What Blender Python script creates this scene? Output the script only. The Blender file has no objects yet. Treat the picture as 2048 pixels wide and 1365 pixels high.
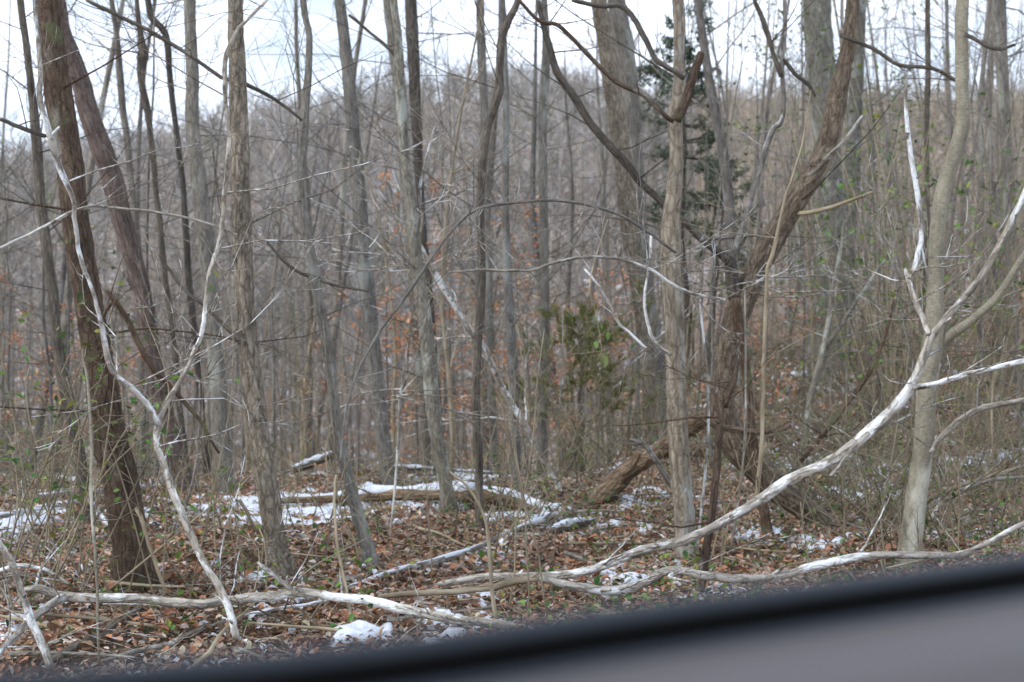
import bpy, math, random
import numpy as np
from mathutils import Vector

# ------------------------------------------------------------------ camera
F = 2844.0            # focal length in pixels of a 2048 px wide frame
CZ = 1.5
HORIZON = 620.0
scene = bpy.context.scene
PITCH = math.atan((682.5 - HORIZON) / F)
cam_d = bpy.data.cameras.new('camera'); cam = bpy.data.objects.new('camera', cam_d)
scene.collection.objects.link(cam); scene.camera = cam
cam.location = (0, 0, CZ); cam.rotation_euler = (math.pi / 2 - PITCH, 0, 0)
cam_d.sensor_width = 36; cam_d.lens = 36 * F / 2048
cam_d.clip_start = 0.05; cam_d.clip_end = 3000
cam_d.dof.use_dof = True; cam_d.dof.focus_distance = 5.6; cam_d.dof.aperture_fstop = 4.2

# ------------------------------------------------------------------ sky and sun
SUN_EL, SUN_AZ = math.radians(36), math.radians(-118)      # azimuth from +Y, clockwise positive
world = bpy.data.worlds.new('World'); scene.world = world; world.use_nodes = True
nt = world.node_tree; nt.nodes.clear()
def N(t, nt_=None, **kw):
    n = (nt_ or nt).nodes.new(t)
    for k, v in kw.items(): setattr(n, k, v)
    return n
sky = N('ShaderNodeTexSky', sky_type='NISHITA', sun_disc=False)
sky.sun_elevation = SUN_EL; sky.sun_rotation = SUN_AZ; sky.altitude = 300
tc = N('ShaderNodeTexCoord'); mp = N('ShaderNodeMapping'); mp.inputs['Scale'].default_value = (1, 1, 2.6)
cn = N('ShaderNodeTexNoise'); cn.inputs['Scale'].default_value = 4.2; cn.inputs['Detail'].default_value = 7; cn.inputs['Roughness'].default_value = .55
cr = N('ShaderNodeValToRGB'); cr.color_ramp.elements[0].position = .33; cr.color_ramp.elements[1].position = .56
cr.color_ramp.elements[0].color = (.3, .3, .3, 1)
mx = N('ShaderNodeMix', data_type='RGBA'); mx.inputs[7].default_value = (10.6, 11.7, 13.8, 1)
bg = N('ShaderNodeBackground'); bg.inputs['Strength'].default_value = .1
ow = N('ShaderNodeOutputWorld')
L = nt.links.new
L(tc.outputs['Generated'], mp.inputs[0]); L(mp.outputs[0], cn.inputs['Vector']); L(cn.outputs['Fac'], cr.inputs[0])
L(cr.outputs[0], mx.inputs[0]); L(sky.outputs[0], mx.inputs[6]); L(mx.outputs[2], bg.inputs[0]); L(bg.outputs[0], ow.inputs[0])
sd = bpy.data.lights.new('sun', 'SUN'); sd.energy = 1.5; sd.angle = math.radians(12); sd.color = (1, .965, .91)
so = bpy.data.objects.new('sun', sd); scene.collection.objects.link(so); so.location = (-20, -20, 40)
sv = Vector((math.sin(SUN_AZ) * math.cos(SUN_EL), math.cos(SUN_AZ) * math.cos(SUN_EL), math.sin(SUN_EL)))
so.rotation_euler = sv.to_track_quat('Z', 'Y').to_euler()
scene.view_settings.view_transform = 'Standard'; scene.view_settings.look = 'None'
scene.view_settings.exposure = 0.5; scene.view_settings.gamma = 1
try:
    scene.cycles.use_denoising = True
    scene.cycles.max_bounces = 5; scene.cycles.diffuse_bounces = 3
except Exception: pass

rng = np.random.default_rng(7)
COL = scene.collection

# ------------------------------------------------------------------ terrain
def sstep(a, b, t):
    t = np.clip((t - a) / (b - a), 0, 1); return t * t * (3 - 2 * t)
RU = np.array([-.6, -.36, -.2, -.07, .03, .15, .25, .36, .6])
RP = np.array([365, 345, 262, 190, 160, 225, 235, 225, 225])
def H(x, y):
    x = np.asarray(x, float); y = np.asarray(y, float)
    yy = np.maximum(y, 1.0); u = x / yy
    b = sstep(0.0, .16, u) * sstep(5, 11, y)
    sp = np.log1p(np.exp(np.clip((y - 13.4) * 1.6, -40, 40))) / 1.6
    valley = -.25 * np.minimum(sp, 57.0)
    zr = 1.5 + 450 * (HORIZON - np.interp(u, RU, RP)) / F - 12
    t = np.clip((y - 70) / 380, 0, 1.25)
    hill = np.where(y > 70, (zr + 14.2) * np.where(t <= 1, t * (1.12 - .12 * t), 1 - (t - 1) * .5), 0)
    left = valley + hill
    right = .085 * np.minimum(np.maximum(y - 13.5, 0), 22) + .03 * np.clip(y - 35.5, 0, 90) + .178 * np.maximum(y - 125.5, 0)
    z = left * (1 - b) + right * b
    n = .05 * np.sin(x * 1.3 + .7) * np.sin(y * 1.1 + 1.9) + .025 * np.sin(x * 3.1 + y * 2.2) + .015 * np.sin(x * 5.7 - y * 4.9)
    return z + n * sstep(3, 5, y) * (1 + sstep(30, 120, y) * 10)
def ray(px, py):
    a = (px - 1024) / F; c = -(py - 682.5) / F
    cp, sp_ = math.cos(PITCH), math.sin(PITCH)
    return np.array([a, cp + c * sp_, -sp_ + c * cp])
def at(px, py, D):                      # point on the line of sight of a pixel, D metres ahead
    d = ray(px, py); return np.array([0, 0, CZ]) + d * (D / d[1])
def ghit(px, py, default=12.5):
    d = ray(px, py)
    for D in np.arange(3.5, 40, .05):
        p = np.array([0, 0, CZ]) + d * (D / d[1])
        if p[2] <= H(p[0], p[1]): return float(D)
    return default

# ------------------------------------------------------------------ mesh helpers
class Acc:
    def __init__(s): s.v = []; s.q = []; s.t = []; s.k = []; s.c = []; s.n = 0
    def add(s, v, q=None, t=None, k=None, c=None):
        v = np.asarray(v, float).reshape(-1, 3)
        if q is not None and len(q): s.q.append(np.asarray(q).reshape(-1, 4) + s.n)
        if t is not None and len(t): s.t.append(np.asarray(t).reshape(-1, 3) + s.n)
        s.v.append(v); s.k.append(v if k is None else k)
        if c is None: c = np.ones((len(v), 3))
        c = np.asarray(c, float)
        if c.ndim == 1: c = np.tile(c, (len(v), 1))
        s.c.append(c); s.n += len(v)
    def tube(s, P, R, k=8, knot=0.0, capa=True, capb=True, c=None):
        P = np.asarray(P, float); R = np.asarray(R, float); n = len(P)
        T = np.gradient(P, axis=0); T /= np.linalg.norm(T, axis=1, keepdims=True) + 1e-9
        d = P[-1] - P[0]; ref = np.zeros(3); ref[int(np.argmin(np.abs(d)))] = 1
        A = np.cross(T, ref); A /= np.linalg.norm(A, axis=1, keepdims=True) + 1e-9
        B = np.cross(T, A)
        th = np.arange(k) * 2 * math.pi / k
        ca, sa = np.cos(th), np.sin(th)
        rr = np.repeat(R[:, None], k, 1)
        Ls = np.concatenate([[0], np.cumsum(np.linalg.norm(np.diff(P, axis=0), axis=1))])
        if knot:
            ph = rng.uniform(0, 6.28, 8); m = max(R.mean(), .004)
            w = (np.sin(2 * th[None] + ph[0] + Ls[:, None] * 2.1) * .4 + np.sin(3 * th[None] + ph[1] - Ls[:, None] * 4.3) * .35
                 + np.sin(th[None] + ph[2] + Ls[:, None] / (m * 3.1)) * .35 + np.sin(ph[3] + Ls[:, None] / (m * 5)) * .4
                 + rng.normal(0, .45, rr.shape))
            rr = rr * (1 + knot * w)
        V = P[:, None] + rr[..., None] * (A[:, None] * ca[None, :, None] + B[:, None] * sa[None, :, None])
        off = rng.uniform(-50, 50, 3)
        K = np.stack([rr * ca[None], rr * sa[None], np.repeat(Ls[:, None], k, 1)], -1) + off
        i = np.arange(n - 1)[:, None] * k; j = np.arange(k)[None]; j2 = (j + 1) % k
        q = np.stack([i + j, i + j2, i + k + j2, i + k + j], -1).reshape(-1, 4)
        V = V.reshape(-1, 3); K = K.reshape(-1, 3); t = []
        if k > 4 and capa:
            t += [[len(V), (a + 1) % k, a] for a in range(k)]
            V = np.vstack([V, P[0] - T[0] * R[0] * .15]); K = np.vstack([K, off])
        if k > 4 and capb:
            b0 = (n - 1) * k
            t += [[len(V), b0 + a, b0 + (a + 1) % k] for a in range(k)]
            V = np.vstack([V, P[-1] + T[-1] * R[-1] * .3]); K = np.vstack([K, off + [0, 0, Ls[-1]]])
        s.add(V, q, t, K, c)
    def spike(s, P, R, c=None):          # 3-sided, ends in a point
        P = np.asarray(P, float); n = len(P)
        d = P[-1] - P[0]; d = d / (np.linalg.norm(d) + 1e-9)
        ref = np.array([0, 0, 1.0]) if abs(d[2]) < .8 else np.array([1.0, 0, 0])
        A = np.cross(d, ref); A /= np.linalg.norm(A) + 1e-9; B = np.cross(d, A)
        O = np.stack([A, -.5 * A + .866 * B, -.5 * A - .866 * B])
        V = (P[:-1, None] + np.asarray(R)[:-1, None, None] * O[None]).reshape(-1, 3)
        V = np.vstack([V, P[-1]])
        q = []
        for i in range(n - 2):
            for j in range(3): q.append([i * 3 + j, i * 3 + (j + 1) % 3, i * 3 + 3 + (j + 1) % 3, i * 3 + 3 + j])
        b = (n - 2) * 3; t = [[b + j, b + (j + 1) % 3, len(V) - 1] for j in range(3)]
        s.add(V, q, t, None, c)
    def arrays(s):
        return (np.vstack(s.v), np.vstack(s.q) if s.q else np.zeros((0, 4), int),
                np.vstack(s.t) if s.t else np.zeros((0, 3), int), np.vstack(s.k), np.vstack(s.c))
    def mesh(s, name, mat, smooth=True, origin=None, col=False):
        V, Q, T, K, C = s.arrays()
        if origin is not None: V = V - np.asarray(origin)
        return raw_mesh(name, V, Q, T, K, C if col else None, mat, smooth)
def raw_mesh(name, V, Q, T, K, C, mat, smooth=True):
    me = bpy.data.meshes.new(name)
    me.vertices.add(len(V)); me.vertices.foreach_set('co', V.astype(np.float32).ravel())
    nl = len(Q) * 4 + len(T) * 3
    me.loops.add(nl); me.loops.foreach_set('vertex_index', np.concatenate([Q.ravel(), T.ravel()]).astype(np.int32))
    me.polygons.add(len(Q) + len(T))
    st = np.concatenate([np.arange(len(Q)) * 4, len(Q) * 4 + np.arange(len(T)) * 3]).astype(np.int32)
    me.polygons.foreach_set('loop_start', st)
    me.polygons.foreach_set('use_smooth', np.full(len(Q) + len(T), smooth))
    if K is not None:
        a = me.attributes.new('bk', 'FLOAT_VECTOR', 'POINT'); a.data.foreach_set('vector', K.astype(np.float32).ravel())
    if C is not None:
        a = me.attributes.new('col', 'FLOAT_COLOR', 'POINT')
        a.data.foreach_set('color', np.hstack([C, np.ones((len(C), 1))]).astype(np.float32).ravel())
    me.update(); me.validate(verbose=False)
    if mat: me.materials.append(mat)
    return me
def obj(name, me, parent=None, loc=(0, 0, 0), rz=0):
    o = bpy.data.objects.new(name, me); COL.objects.link(o)
    o.location = loc; o.rotation_euler = (0, 0, rz)
    if parent is not None: o.parent = parent
    return o
def tag(o, label=None, cat=None, group=None, kind=None):
    if label: o['label'] = label
    if cat: o['category'] = cat
    if group: o['group'] = group
    if kind: o['kind'] = kind
    return o
def smooth_path(P, R, sub=4):
    P = np.asarray(P, float); R = np.asarray(R, float)
    if len(P) < 3: sub = max(sub, 5)
    Q = np.vstack([2 * P[0] - P[1], P, 2 * P[-1] - P[-2]])
    out, ro = [], []
    for i in range(len(P) - 1):
        p0, p1, p2, p3 = Q[i], Q[i + 1], Q[i + 2], Q[i + 3]
        for t in np.arange(sub) / sub:
            out.append(.5 * (2 * p1 + (p2 - p0) * t + (2 * p0 - 5 * p1 + 4 * p2 - p3) * t * t + (3 * p1 - p0 - 3 * p2 + p3) * t ** 3))
            ro.append(R[i] * (1 - t) + R[i + 1] * t)
    out.append(P[-1]); ro.append(R[-1])
    return np.array(out), np.array(ro)
def nrm(v): return v / (np.linalg.norm(v) + 1e-9)
def grow(acc, p, d, length, r, lev, up=.08, nch=(3, 6), ratio=.55, spread=.9, wob=.16, tips=None, rmin=.0016, c=None):
    n = 6 if lev >= 2 else (5 if lev == 1 else 4)
    st = length / (n - 1); P = [np.array(p, float)]; D = [nrm(d)]
    for i in range(n - 1):
        dd = nrm(D[-1] + rng.normal(0, wob, 3) + np.array([0, 0, up])); D.append(dd); P.append(P[-1] + dd * st)
    R = np.maximum(np.linspace(r, r * .28, n), rmin)
    if r > .012: acc.tube(P, R, 5, capa=False, c=c)
    else: acc.spike(P, R, c)
    if tips is not None and lev == 0: tips.extend([(P[-1], D[-1]), (P[-2], D[-2])])
    if lev <= 0: return
    for _ in range(rng.integers(nch[0], nch[1] + 1)):
        f = rng.uniform(.22, .98) * (n - 1); i = min(int(f), n - 2); q = P[i] * (1 - f + i) + P[i + 1] * (f - i)
        side = np.cross(D[i], rng.normal(0, 1, 3)); side = nrm(side)
        grow(acc, q, nrm(D[i] + side * spread * rng.uniform(.6, 1.2)), length * ratio * rng.uniform(.55, 1.15) * (1.15 - .5 * f / (n - 1)),
             max(r * (1 - .65 * f / (n - 1)) * .55, rmin), lev - 1, up, nch, ratio, spread, wob, tips, rmin, c)
def leafset(acc, centres, size, cols, flat=.5, droop=0., sz=.35):
    n = len(centres)
    if n == 0: return
    C = np.asarray(centres); L_ = np.asarray(size) * rng.uniform(1 - sz, 1 + sz, n)
    yaw = rng.uniform(0, 6.283, n); pit = rng.normal(-droop, flat, n); rol = rng.normal(0, flat, n)
    ax = np.stack([np.cos(yaw) * np.cos(pit), np.sin(yaw) * np.cos(pit), np.sin(pit)], -1)
    sd_ = np.stack([-np.sin(yaw), np.cos(yaw), np.zeros(n)], -1)
    up = np.cross(ax, sd_)
    s2 = sd_ * np.cos(rol)[:, None] + up * np.sin(rol)[:, None]; u2 = np.cross(ax, s2)
    w = rng.uniform(.15, .36, n); cu = rng.uniform(-.02, .3, n); bend = rng.uniform(-.15, .2, n)
    def pt(a, b, h): return C + L_[:, None] * (ax * a + s2 * (b * w)[:, None] + u2 * np.asarray(h)[:, None])
    z = np.zeros(n)
    V = np.stack([pt(-.5, 0, z), pt(-.18, 1, cu * .6 + bend * .5), pt(.22, .8, cu * .6 + bend * .5), pt(.5, 0, -bend * .3), pt(.22, -.8, cu * .6 + bend * .5), pt(-.18, -1, cu * .6 + bend * .5)], 1).reshape(-1, 3)
    b = (np.arange(n) * 6)[:, None]
    q = np.concatenate([b + np.array([0, 5, 4, 3]), b + np.array([0, 3, 2, 1])], 0)
    acc.add(V, q, None, None, np.repeat(cols, 6, 0))
def pick(pal, n, var=.15):
    pal = np.asarray(pal); c = pal[rng.integers(0, len(pal), n)]
    return np.clip(c * rng.normal(1, var, (n, 1)) * rng.normal(1, .05, (n, 3)), .004, .95)

# ------------------------------------------------------------------ materials
def new_mat(name):
    m = bpy.data.materials.new(name); m.use_nodes = True
    t = m.node_tree; b = t.nodes['Principled BSDF']; b.inputs['Roughness'].default_value = .85
    try: b.inputs['Specular IOR Level'].default_value = .25
    except Exception: pass
    return m, t, b
def ramp(t, fac, stops):
    r = N('ShaderNodeValToRGB', t); e = r.color_ramp.elements
    e[0].position = stops[0][0]; e[0].color = (*stops[0][1], 1); e[1].position = stops[-1][0]; e[1].color = (*stops[-1][1], 1)
    for p, c in stops[1:-1]:
        x = e.new(p); x.color = (*c, 1)
    t.links.new(fac, r.inputs[0]); return r
def noise(t, vec, scale, detail=5, rough=.6, sc=None):
    if sc is not None:
        m = N('ShaderNodeMapping', t); m.inputs['Scale'].default_value = sc; t.links.new(vec, m.inputs[0]); vec = m.outputs[0]
    n = N('ShaderNodeTexNoise', t); n.inputs['Scale'].default_value = scale; n.inputs['Detail'].default_value = detail; n.inputs['Roughness'].default_value = rough
    t.links.new(vec, n.inputs['Vector']); return n
def mixc(t, fac, a, b, mode='MIX'):
    m = N('ShaderNodeMix', t, data_type='RGBA', blend_type=mode)
    for s, v in ((0, fac), (6, a), (7, b)):
        if hasattr(v, 'is_linked') or hasattr(v, 'links'): t.links.new(v, m.inputs[s])
        elif s == 0: m.inputs[0].default_value = v
        else: m.inputs[s].default_value = (*v, 1)
    return m.outputs[2]
def bark(name, dark, mid, light, patch=None, pscale=2.2, pthr=.55, ridge=70, stretch=.13, bump=.5, rand=.22, patch2=None):
    tone = lambda c_: None if c_ is None else (c_[0] * .93, c_[1] * .965, c_[2] * .95)
    dark, mid, light, patch, patch2 = map(tone, (dark, mid, light, patch, patch2))
    m, t, b = new_mat(name)
    a = N('ShaderNodeAttribute', t, attribute_name='bk'); v = a.outputs['Vector']
    n1 = noise(t, v, ridge, 6, .65, (1, 1, stretch)); n2 = noise(t, v, 9, 4, .6, (1, 1, .5))
    c = ramp(t, n1.outputs['Fac'], [(.30, dark), (.5, mid), (.72, light)]).outputs[0]
    sh = ramp(t, n2.outputs['Fac'], [(.3, (.62, .62, .62)), (.7, (1.25, 1.25, 1.25))]).outputs[0]
    c = mixc(t, 1.0, c, sh, 'MULTIPLY')
    vo = N('ShaderNodeTexVoronoi', t, feature='DISTANCE_TO_EDGE'); vm = N('ShaderNodeMapping', t); vm.inputs['Scale'].default_value = (1, 1, .28)
    wv = noise(t, v, 18, 3); wa = N('ShaderNodeVectorMath', t, operation='MULTIPLY_ADD'); wa.inputs[1].default_value = (.05, .05, .05)
    t.links.new(wv.outputs['Color'], wa.inputs[0]); t.links.new(v, wa.inputs[2]); t.links.new(wa.outputs[0], vm.inputs[0]); t.links.new(vm.outputs[0], vo.inputs['Vector']); vo.inputs['Scale'].default_value = ridge * .62
    fis = ramp(t, vo.outputs['Distance'], [(.02, (.55, .53, .51)), (.16, (1, 1, 1))]).outputs[0]
    c = mixc(t, min(1.0, bump), c, fis, 'MULTIPLY')
    if patch is not None:
        n3 = noise(t, v, pscale, 7, .62, (2.5, 2.5, 1))
        f = ramp(t, n3.outputs['Fac'], [(pthr - .03, (0, 0, 0)), (pthr + .05, (1, 1, 1))]).outputs[0]
        c = mixc(t, f, c, patch)
    if patch2 is not None:
        n4 = noise(t, v, pscale * 2.7, 5, .6)
        f = ramp(t, n4.outputs['Fac'], [(.60, (0, 0, 0)), (.66, (1, 1, 1))]).outputs[0]
        c = mixc(t, f, c, patch2)
    oi = N('ShaderNodeObjectInfo', t)
    r = ramp(t, oi.outputs['Random'], [(0, (1 - rand, 1 - rand, 1 - rand * .8)), (1, (1 + rand, 1 + rand * .9, 1 + rand * .7))]).outputs[0]
    c = mixc(t, 1.0, c, r, 'MULTIPLY')
    t.links.new(c, b.inputs['Base Color'])
    bp = N('ShaderNodeBump', t); bp.inputs['Strength'].default_value = bump; bp.inputs['Distance'].default_value = .02
    hm = mixc(t, .5, n1.outputs['Fac'], fis); t.links.new(hm, bp.inputs['Height']); t.links.new(bp.outputs[0], b.inputs['Normal'])
    return m
M = {}
M['brown'] = bark('brown_bark', (.045, .028, .019), (.115, .076, .052), (.20, .145, .105), (.28, .255, .21), 1.6, .64, 60, .16, .7, patch2=(.12, .115, .06))
M['red'] = bark('reddish_bark', (.065, .043, .036), (.155, .112, .095), (.26, .205, .18), None, ridge=55)
M['grey'] = bark('grey_bark', (.10, .088, .075), (.21, .19, .165), (.33, .31, .28), (.30, .30, .27), 1.4, .60)
M['dark'] = bark('dark_bark', (.05, .042, .034), (.12, .10, .082), (.22, .195, .165), None)
M['tan'] = bark('peeling_tan_bark', (.17, .13, .09), (.37, .305, .23), (.50, .44, .35), (.44, .42, .37), 2, .6, 40, .12, .8)
M['furrow'] = bark('furrowed_bark', (.095, .076, .06), (.235, .195, .155), (.34, .295, .24), (.31, .285, .24), 2, .62, 50, .22, .9)
M['furrowb'] = bark('brown_furrowed_bark', (.07, .05, .037), (.18, .138, .105), (.275, .22, .17), (.27, .23, .18), 2, .64, 50, .2, .9)
M['vined'] = bark('mottled_grey_bark', (.11, .10, .085), (.22, .205, .175), (.32, .305, .27), (.36, .365, .33), 2.4, .58, 50, .3, .5)
M['lichen'] = bark('lichened_bark', (.10, .09, .07), (.21, .19, .155), (.31, .29, .25), (.37, .375, .34), 3.0, .56, 60, .3, .5)
M['pale'] = bark('pale_smooth_bark', (.20, .19, .165), (.33, .315, .28), (.44, .425, .385), (.22, .22, .17), 2, .6, 30, .6, .25)
M['smooth'] = bark('smooth_olive_bark', (.17, .15, .115), (.25, .225, .175), (.31, .28, .225), (.42, .40, .35), 1.5, .66, 40, 2.5, .25)
M['white'] = bark('bleached_dead_wood', (.20, .16, .125), (.44, .39, .34), (.54, .505, .47), (.80, .80, .81), 3.8, .54, 40, .12, .9, .12, patch2=(.15, .115, .085))
M['greywood'] = bark('weathered_dead_wood', (.13, .11, .09), (.30, .265, .23), (.45, .415, .38), (.62, .60, .585), 3, .58, 45, .12, .7, .15, patch2=(.14, .10, .07))
M['rot'] = bark('rotten_brown_wood', (.10, .062, .04), (.26, .18, .12), (.40, .305, .215), None, ridge=50, stretch=.08, bump=1)
M['stem'] = bark('tan_stem', (.17, .13, .085), (.30, .245, .17), (.42, .36, .27), None, ridge=30, rand=.3, bump=.2)
M['mid'] = bark('forest_bark', (.10, .085, .072), (.195, .172, .15), (.29, .265, .24), (.29, .285, .255), 1.2, .58, 40, .15, .4, .3)
def col_mat(name, rough=.75, trans=0., snow=False):
    m, t, b = new_mat(name)
    a = N('ShaderNodeAttribute', t, attribute_name='col')
    g = N('ShaderNodeNewGeometry', t); n = noise(t, g.outputs['Position'], 45, 3)
    sh = ramp(t, n.outputs['Fac'], [(.3, (.75, .75, .75)), (.7, (1.2, 1.2, 1.2))]).outputs[0]
    t.links.new(mixc(t, 1.0, a.outputs['Color'], sh, 'MULTIPLY'), b.inputs['Base Color'])
    b.inputs['Roughness'].default_value = rough
    if trans:
        tr = N('ShaderNodeBsdfTranslucent', t); ms = N('ShaderNodeMixShader', t); ms.inputs[0].default_value = trans
        t.links.new(a.outputs['Color'], tr.inputs[0]); t.links.new(b.outputs[0], ms.inputs[1]); t.links.new(tr.outputs[0], ms.inputs[2])
        t.links.new(ms.outputs[0], t.nodes['Material Output'].inputs[0])
    return m
M['litter'] = col_mat('dead_leaf', .8)
M['leaf'] = col_mat('living_leaf', .5, .3)
M['beech'] = col_mat('beech_leaf', .8, .35)
M['far'] = col_mat('far_wood', .95)
def snow_mat():
    m, t, b = new_mat('old_snow'); g = N('ShaderNodeNewGeometry', t); n = noise(t, g.outputs['Position'], 30, 5)
    c = ramp(t, n.outputs['Fac'], [(.3, (.48, .52, .59)), (.6, (.70, .74, .80))]).outputs[0]
    t.links.new(c, b.inputs['Base Color']); b.inputs['Roughness'].default_value = .6
    bp = N('ShaderNodeBump', t); bp.inputs['Strength'].default_value = .4; bp.inputs['Distance'].default_value = .01
    t.links.new(n.outputs['Fac'], bp.inputs['Height']); t.links.new(bp.outputs[0], b.inputs['Normal']); return m
M['snow'] = snow_mat()
def ground_mat():
    m, t, b = new_mat('forest_floor'); g = N('ShaderNodeNewGeometry', t); p = g.outputs['Position']
    n1 = noise(t, p, 14, 8, .7); n2 = noise(t, p, .35, 4, .6); n3 = noise(t, p, 3.1, 7, .7)
    c = ramp(t, n1.outputs['Fac'], [(.3, (.08, .055, .04)), (.48, (.19, .13, .09)), (.6, (.28, .20, .145)), (.75, (.38, .31, .25))]).outputs[0]
    f2 = ramp(t, n2.outputs['Fac'], [(.35, (.7, .75, .75)), (.65, (1.2, 1.12, 1.05))]).outputs[0]
    c = mixc(t, 1.0, c, f2, 'MULTIPLY')
    f = ramp(t, n3.outputs['Fac'], [(.66, (0, 0, 0)), (.70, (1, 1, 1))]).outputs[0]
    c = mixc(t, f, c, (.74, .76, .8))
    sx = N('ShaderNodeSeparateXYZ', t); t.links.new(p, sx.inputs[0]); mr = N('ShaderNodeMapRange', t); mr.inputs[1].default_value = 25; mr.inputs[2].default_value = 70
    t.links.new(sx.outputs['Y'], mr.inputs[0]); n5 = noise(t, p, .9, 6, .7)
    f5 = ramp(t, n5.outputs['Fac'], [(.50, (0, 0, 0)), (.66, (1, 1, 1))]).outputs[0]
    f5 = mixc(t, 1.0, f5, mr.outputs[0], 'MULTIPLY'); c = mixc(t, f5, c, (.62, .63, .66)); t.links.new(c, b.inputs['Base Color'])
    bp = N('ShaderNodeBump', t); bp.inputs['Strength'].default_value = .9; bp.inputs['Distance'].default_value = .05
    t.links.new(n1.outputs['Fac'], bp.inputs['Height']); t.links.new(bp.outputs[0], b.inputs['Normal']); return m
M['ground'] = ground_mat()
def plain(name, c, rough, noise_amt=.1, scale=60, bump=.1):
    m, t, b = new_mat(name); g = N('ShaderNodeNewGeometry', t); n = noise(t, g.outputs['Position'], scale, 4)
    lo = tuple(x * (1 - noise_amt) for x in c); hi = tuple(x * (1 + noise_amt) for x in c)
    t.links.new(ramp(t, n.outputs['Fac'], [(.3, lo), (.7, hi)]).outputs[0], b.inputs['Base Color']); b.inputs['Roughness'].default_value = rough
    bp = N('ShaderNodeBump', t); bp.inputs['Strength'].default_value = bump; bp.inputs['Distance'].default_value = .001
    t.links.new(n.outputs['Fac'], bp.inputs['Height']); t.links.new(bp.outputs[0], b.inputs['Normal']); return m
M['rubber'] = plain('black_rubber', (.012, .018, .027), .5, .2, 300); M['rubber'].node_tree.nodes['Principled BSDF'].inputs['Specular IOR Level'].default_value = .4  # bluish sky highlight of the strip top is mixed into this colour
M['shaded_seal'] = plain('shaded_black_rubber', (.004, .004, .004), .9, .2, 300); M['shaded_seal'].node_tree.nodes['Principled BSDF'].inputs['Specular IOR Level'].default_value = .05  # near-black colour paints in the shade of the unbuilt car interior
M['trim'] = plain('mauve_grey_trim', (.088, .080, .081), .6, .06, 400)
M['paint'] = plain('grey_car_paint', (.10, .11, .13), .3, .05)

# ------------------------------------------------------------------ ground sheet
def build_ground():
    ys = np.concatenate([np.arange(-4, 16, .16), np.arange(16, 32, .4), np.arange(32, 90, 2), np.arange(90, 640, 12)])
    us = np.concatenate([np.linspace(-3, -.5, 14)[:-1], np.linspace(-.5, .5, 120), np.linspace(.5, 3, 14)[1:]])
    Y, U = np.meshgrid(ys, us, indexing='ij'); X = U * (np.maximum(Y, 0) + 4.5)
    Z = H(X, Y); Z = np.where(Y < 5, Z - .0 * Y, Z)
    V = np.stack([X, Y, Z], -1).reshape(-1, 3); nx = len(us)
    i = (np.arange(len(ys) - 1) * nx)[:, None]; j = np.arange(nx - 1)[None]
    q = np.stack([i + j, i + j + 1, i + nx + j + 1, i + nx + j], -1).reshape(-1, 4)
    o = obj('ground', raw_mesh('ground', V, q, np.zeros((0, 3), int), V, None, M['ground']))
    return tag(o, 'leaf-strewn forest floor dropping into a valley and rising to the far ridge', 'ground', None, 'structure')
ground = build_ground()

# ------------------------------------------------------------------ traced things
def tr(pts, D, jit=.0):
    pts = [tuple(p) for p in pts]; n = len(pts)
    if np.isscalar(D): Ds = np.full(n, D)
    elif len(D) == n: Ds = np.array(D, float)
    else: Ds = np.linspace(D[0], D[1], n)
    P = np.array([at(p[0], p[1], d) for p, d in zip(pts, Ds)]); R = np.array([p[2] * .5 / F * d for p, d in zip(pts, Ds)])
    return P, R
def empty(name, loc):
    o = bpy.data.objects.new(name, None); COL.objects.link(o); o.location = loc; o.empty_display_size = .2; return o
def twigs_along(acc, P, R, n, L0, lev, zmin=.8, up=.1, f0=0, f1=1, rr=(.25, .5), rmax=.022, spread=.9, tips=None, outdir=None):
    for _ in range(n):
        f = rng.uniform(f0, f1) * (len(P) - 1); i = min(int(f), len(P) - 2); p = P[i] * (1 - f + i) + P[i + 1] * (f - i)
        if p[2] < H(p[0], p[1]) + zmin: continue
        d = rng.normal(0, 1, 3); d[2] = rng.uniform(-.05, .9); d = nrm(d)
        grow(acc, p, d, L0 * rng.uniform(.6, 1.8), min(R[i] * rng.uniform(*rr), rmax), lev, up, nch=(1, 3) if L0 < 1.6 else (3, 6), ratio=.6, spread=.65, tips=tips, wob=.13)
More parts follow.
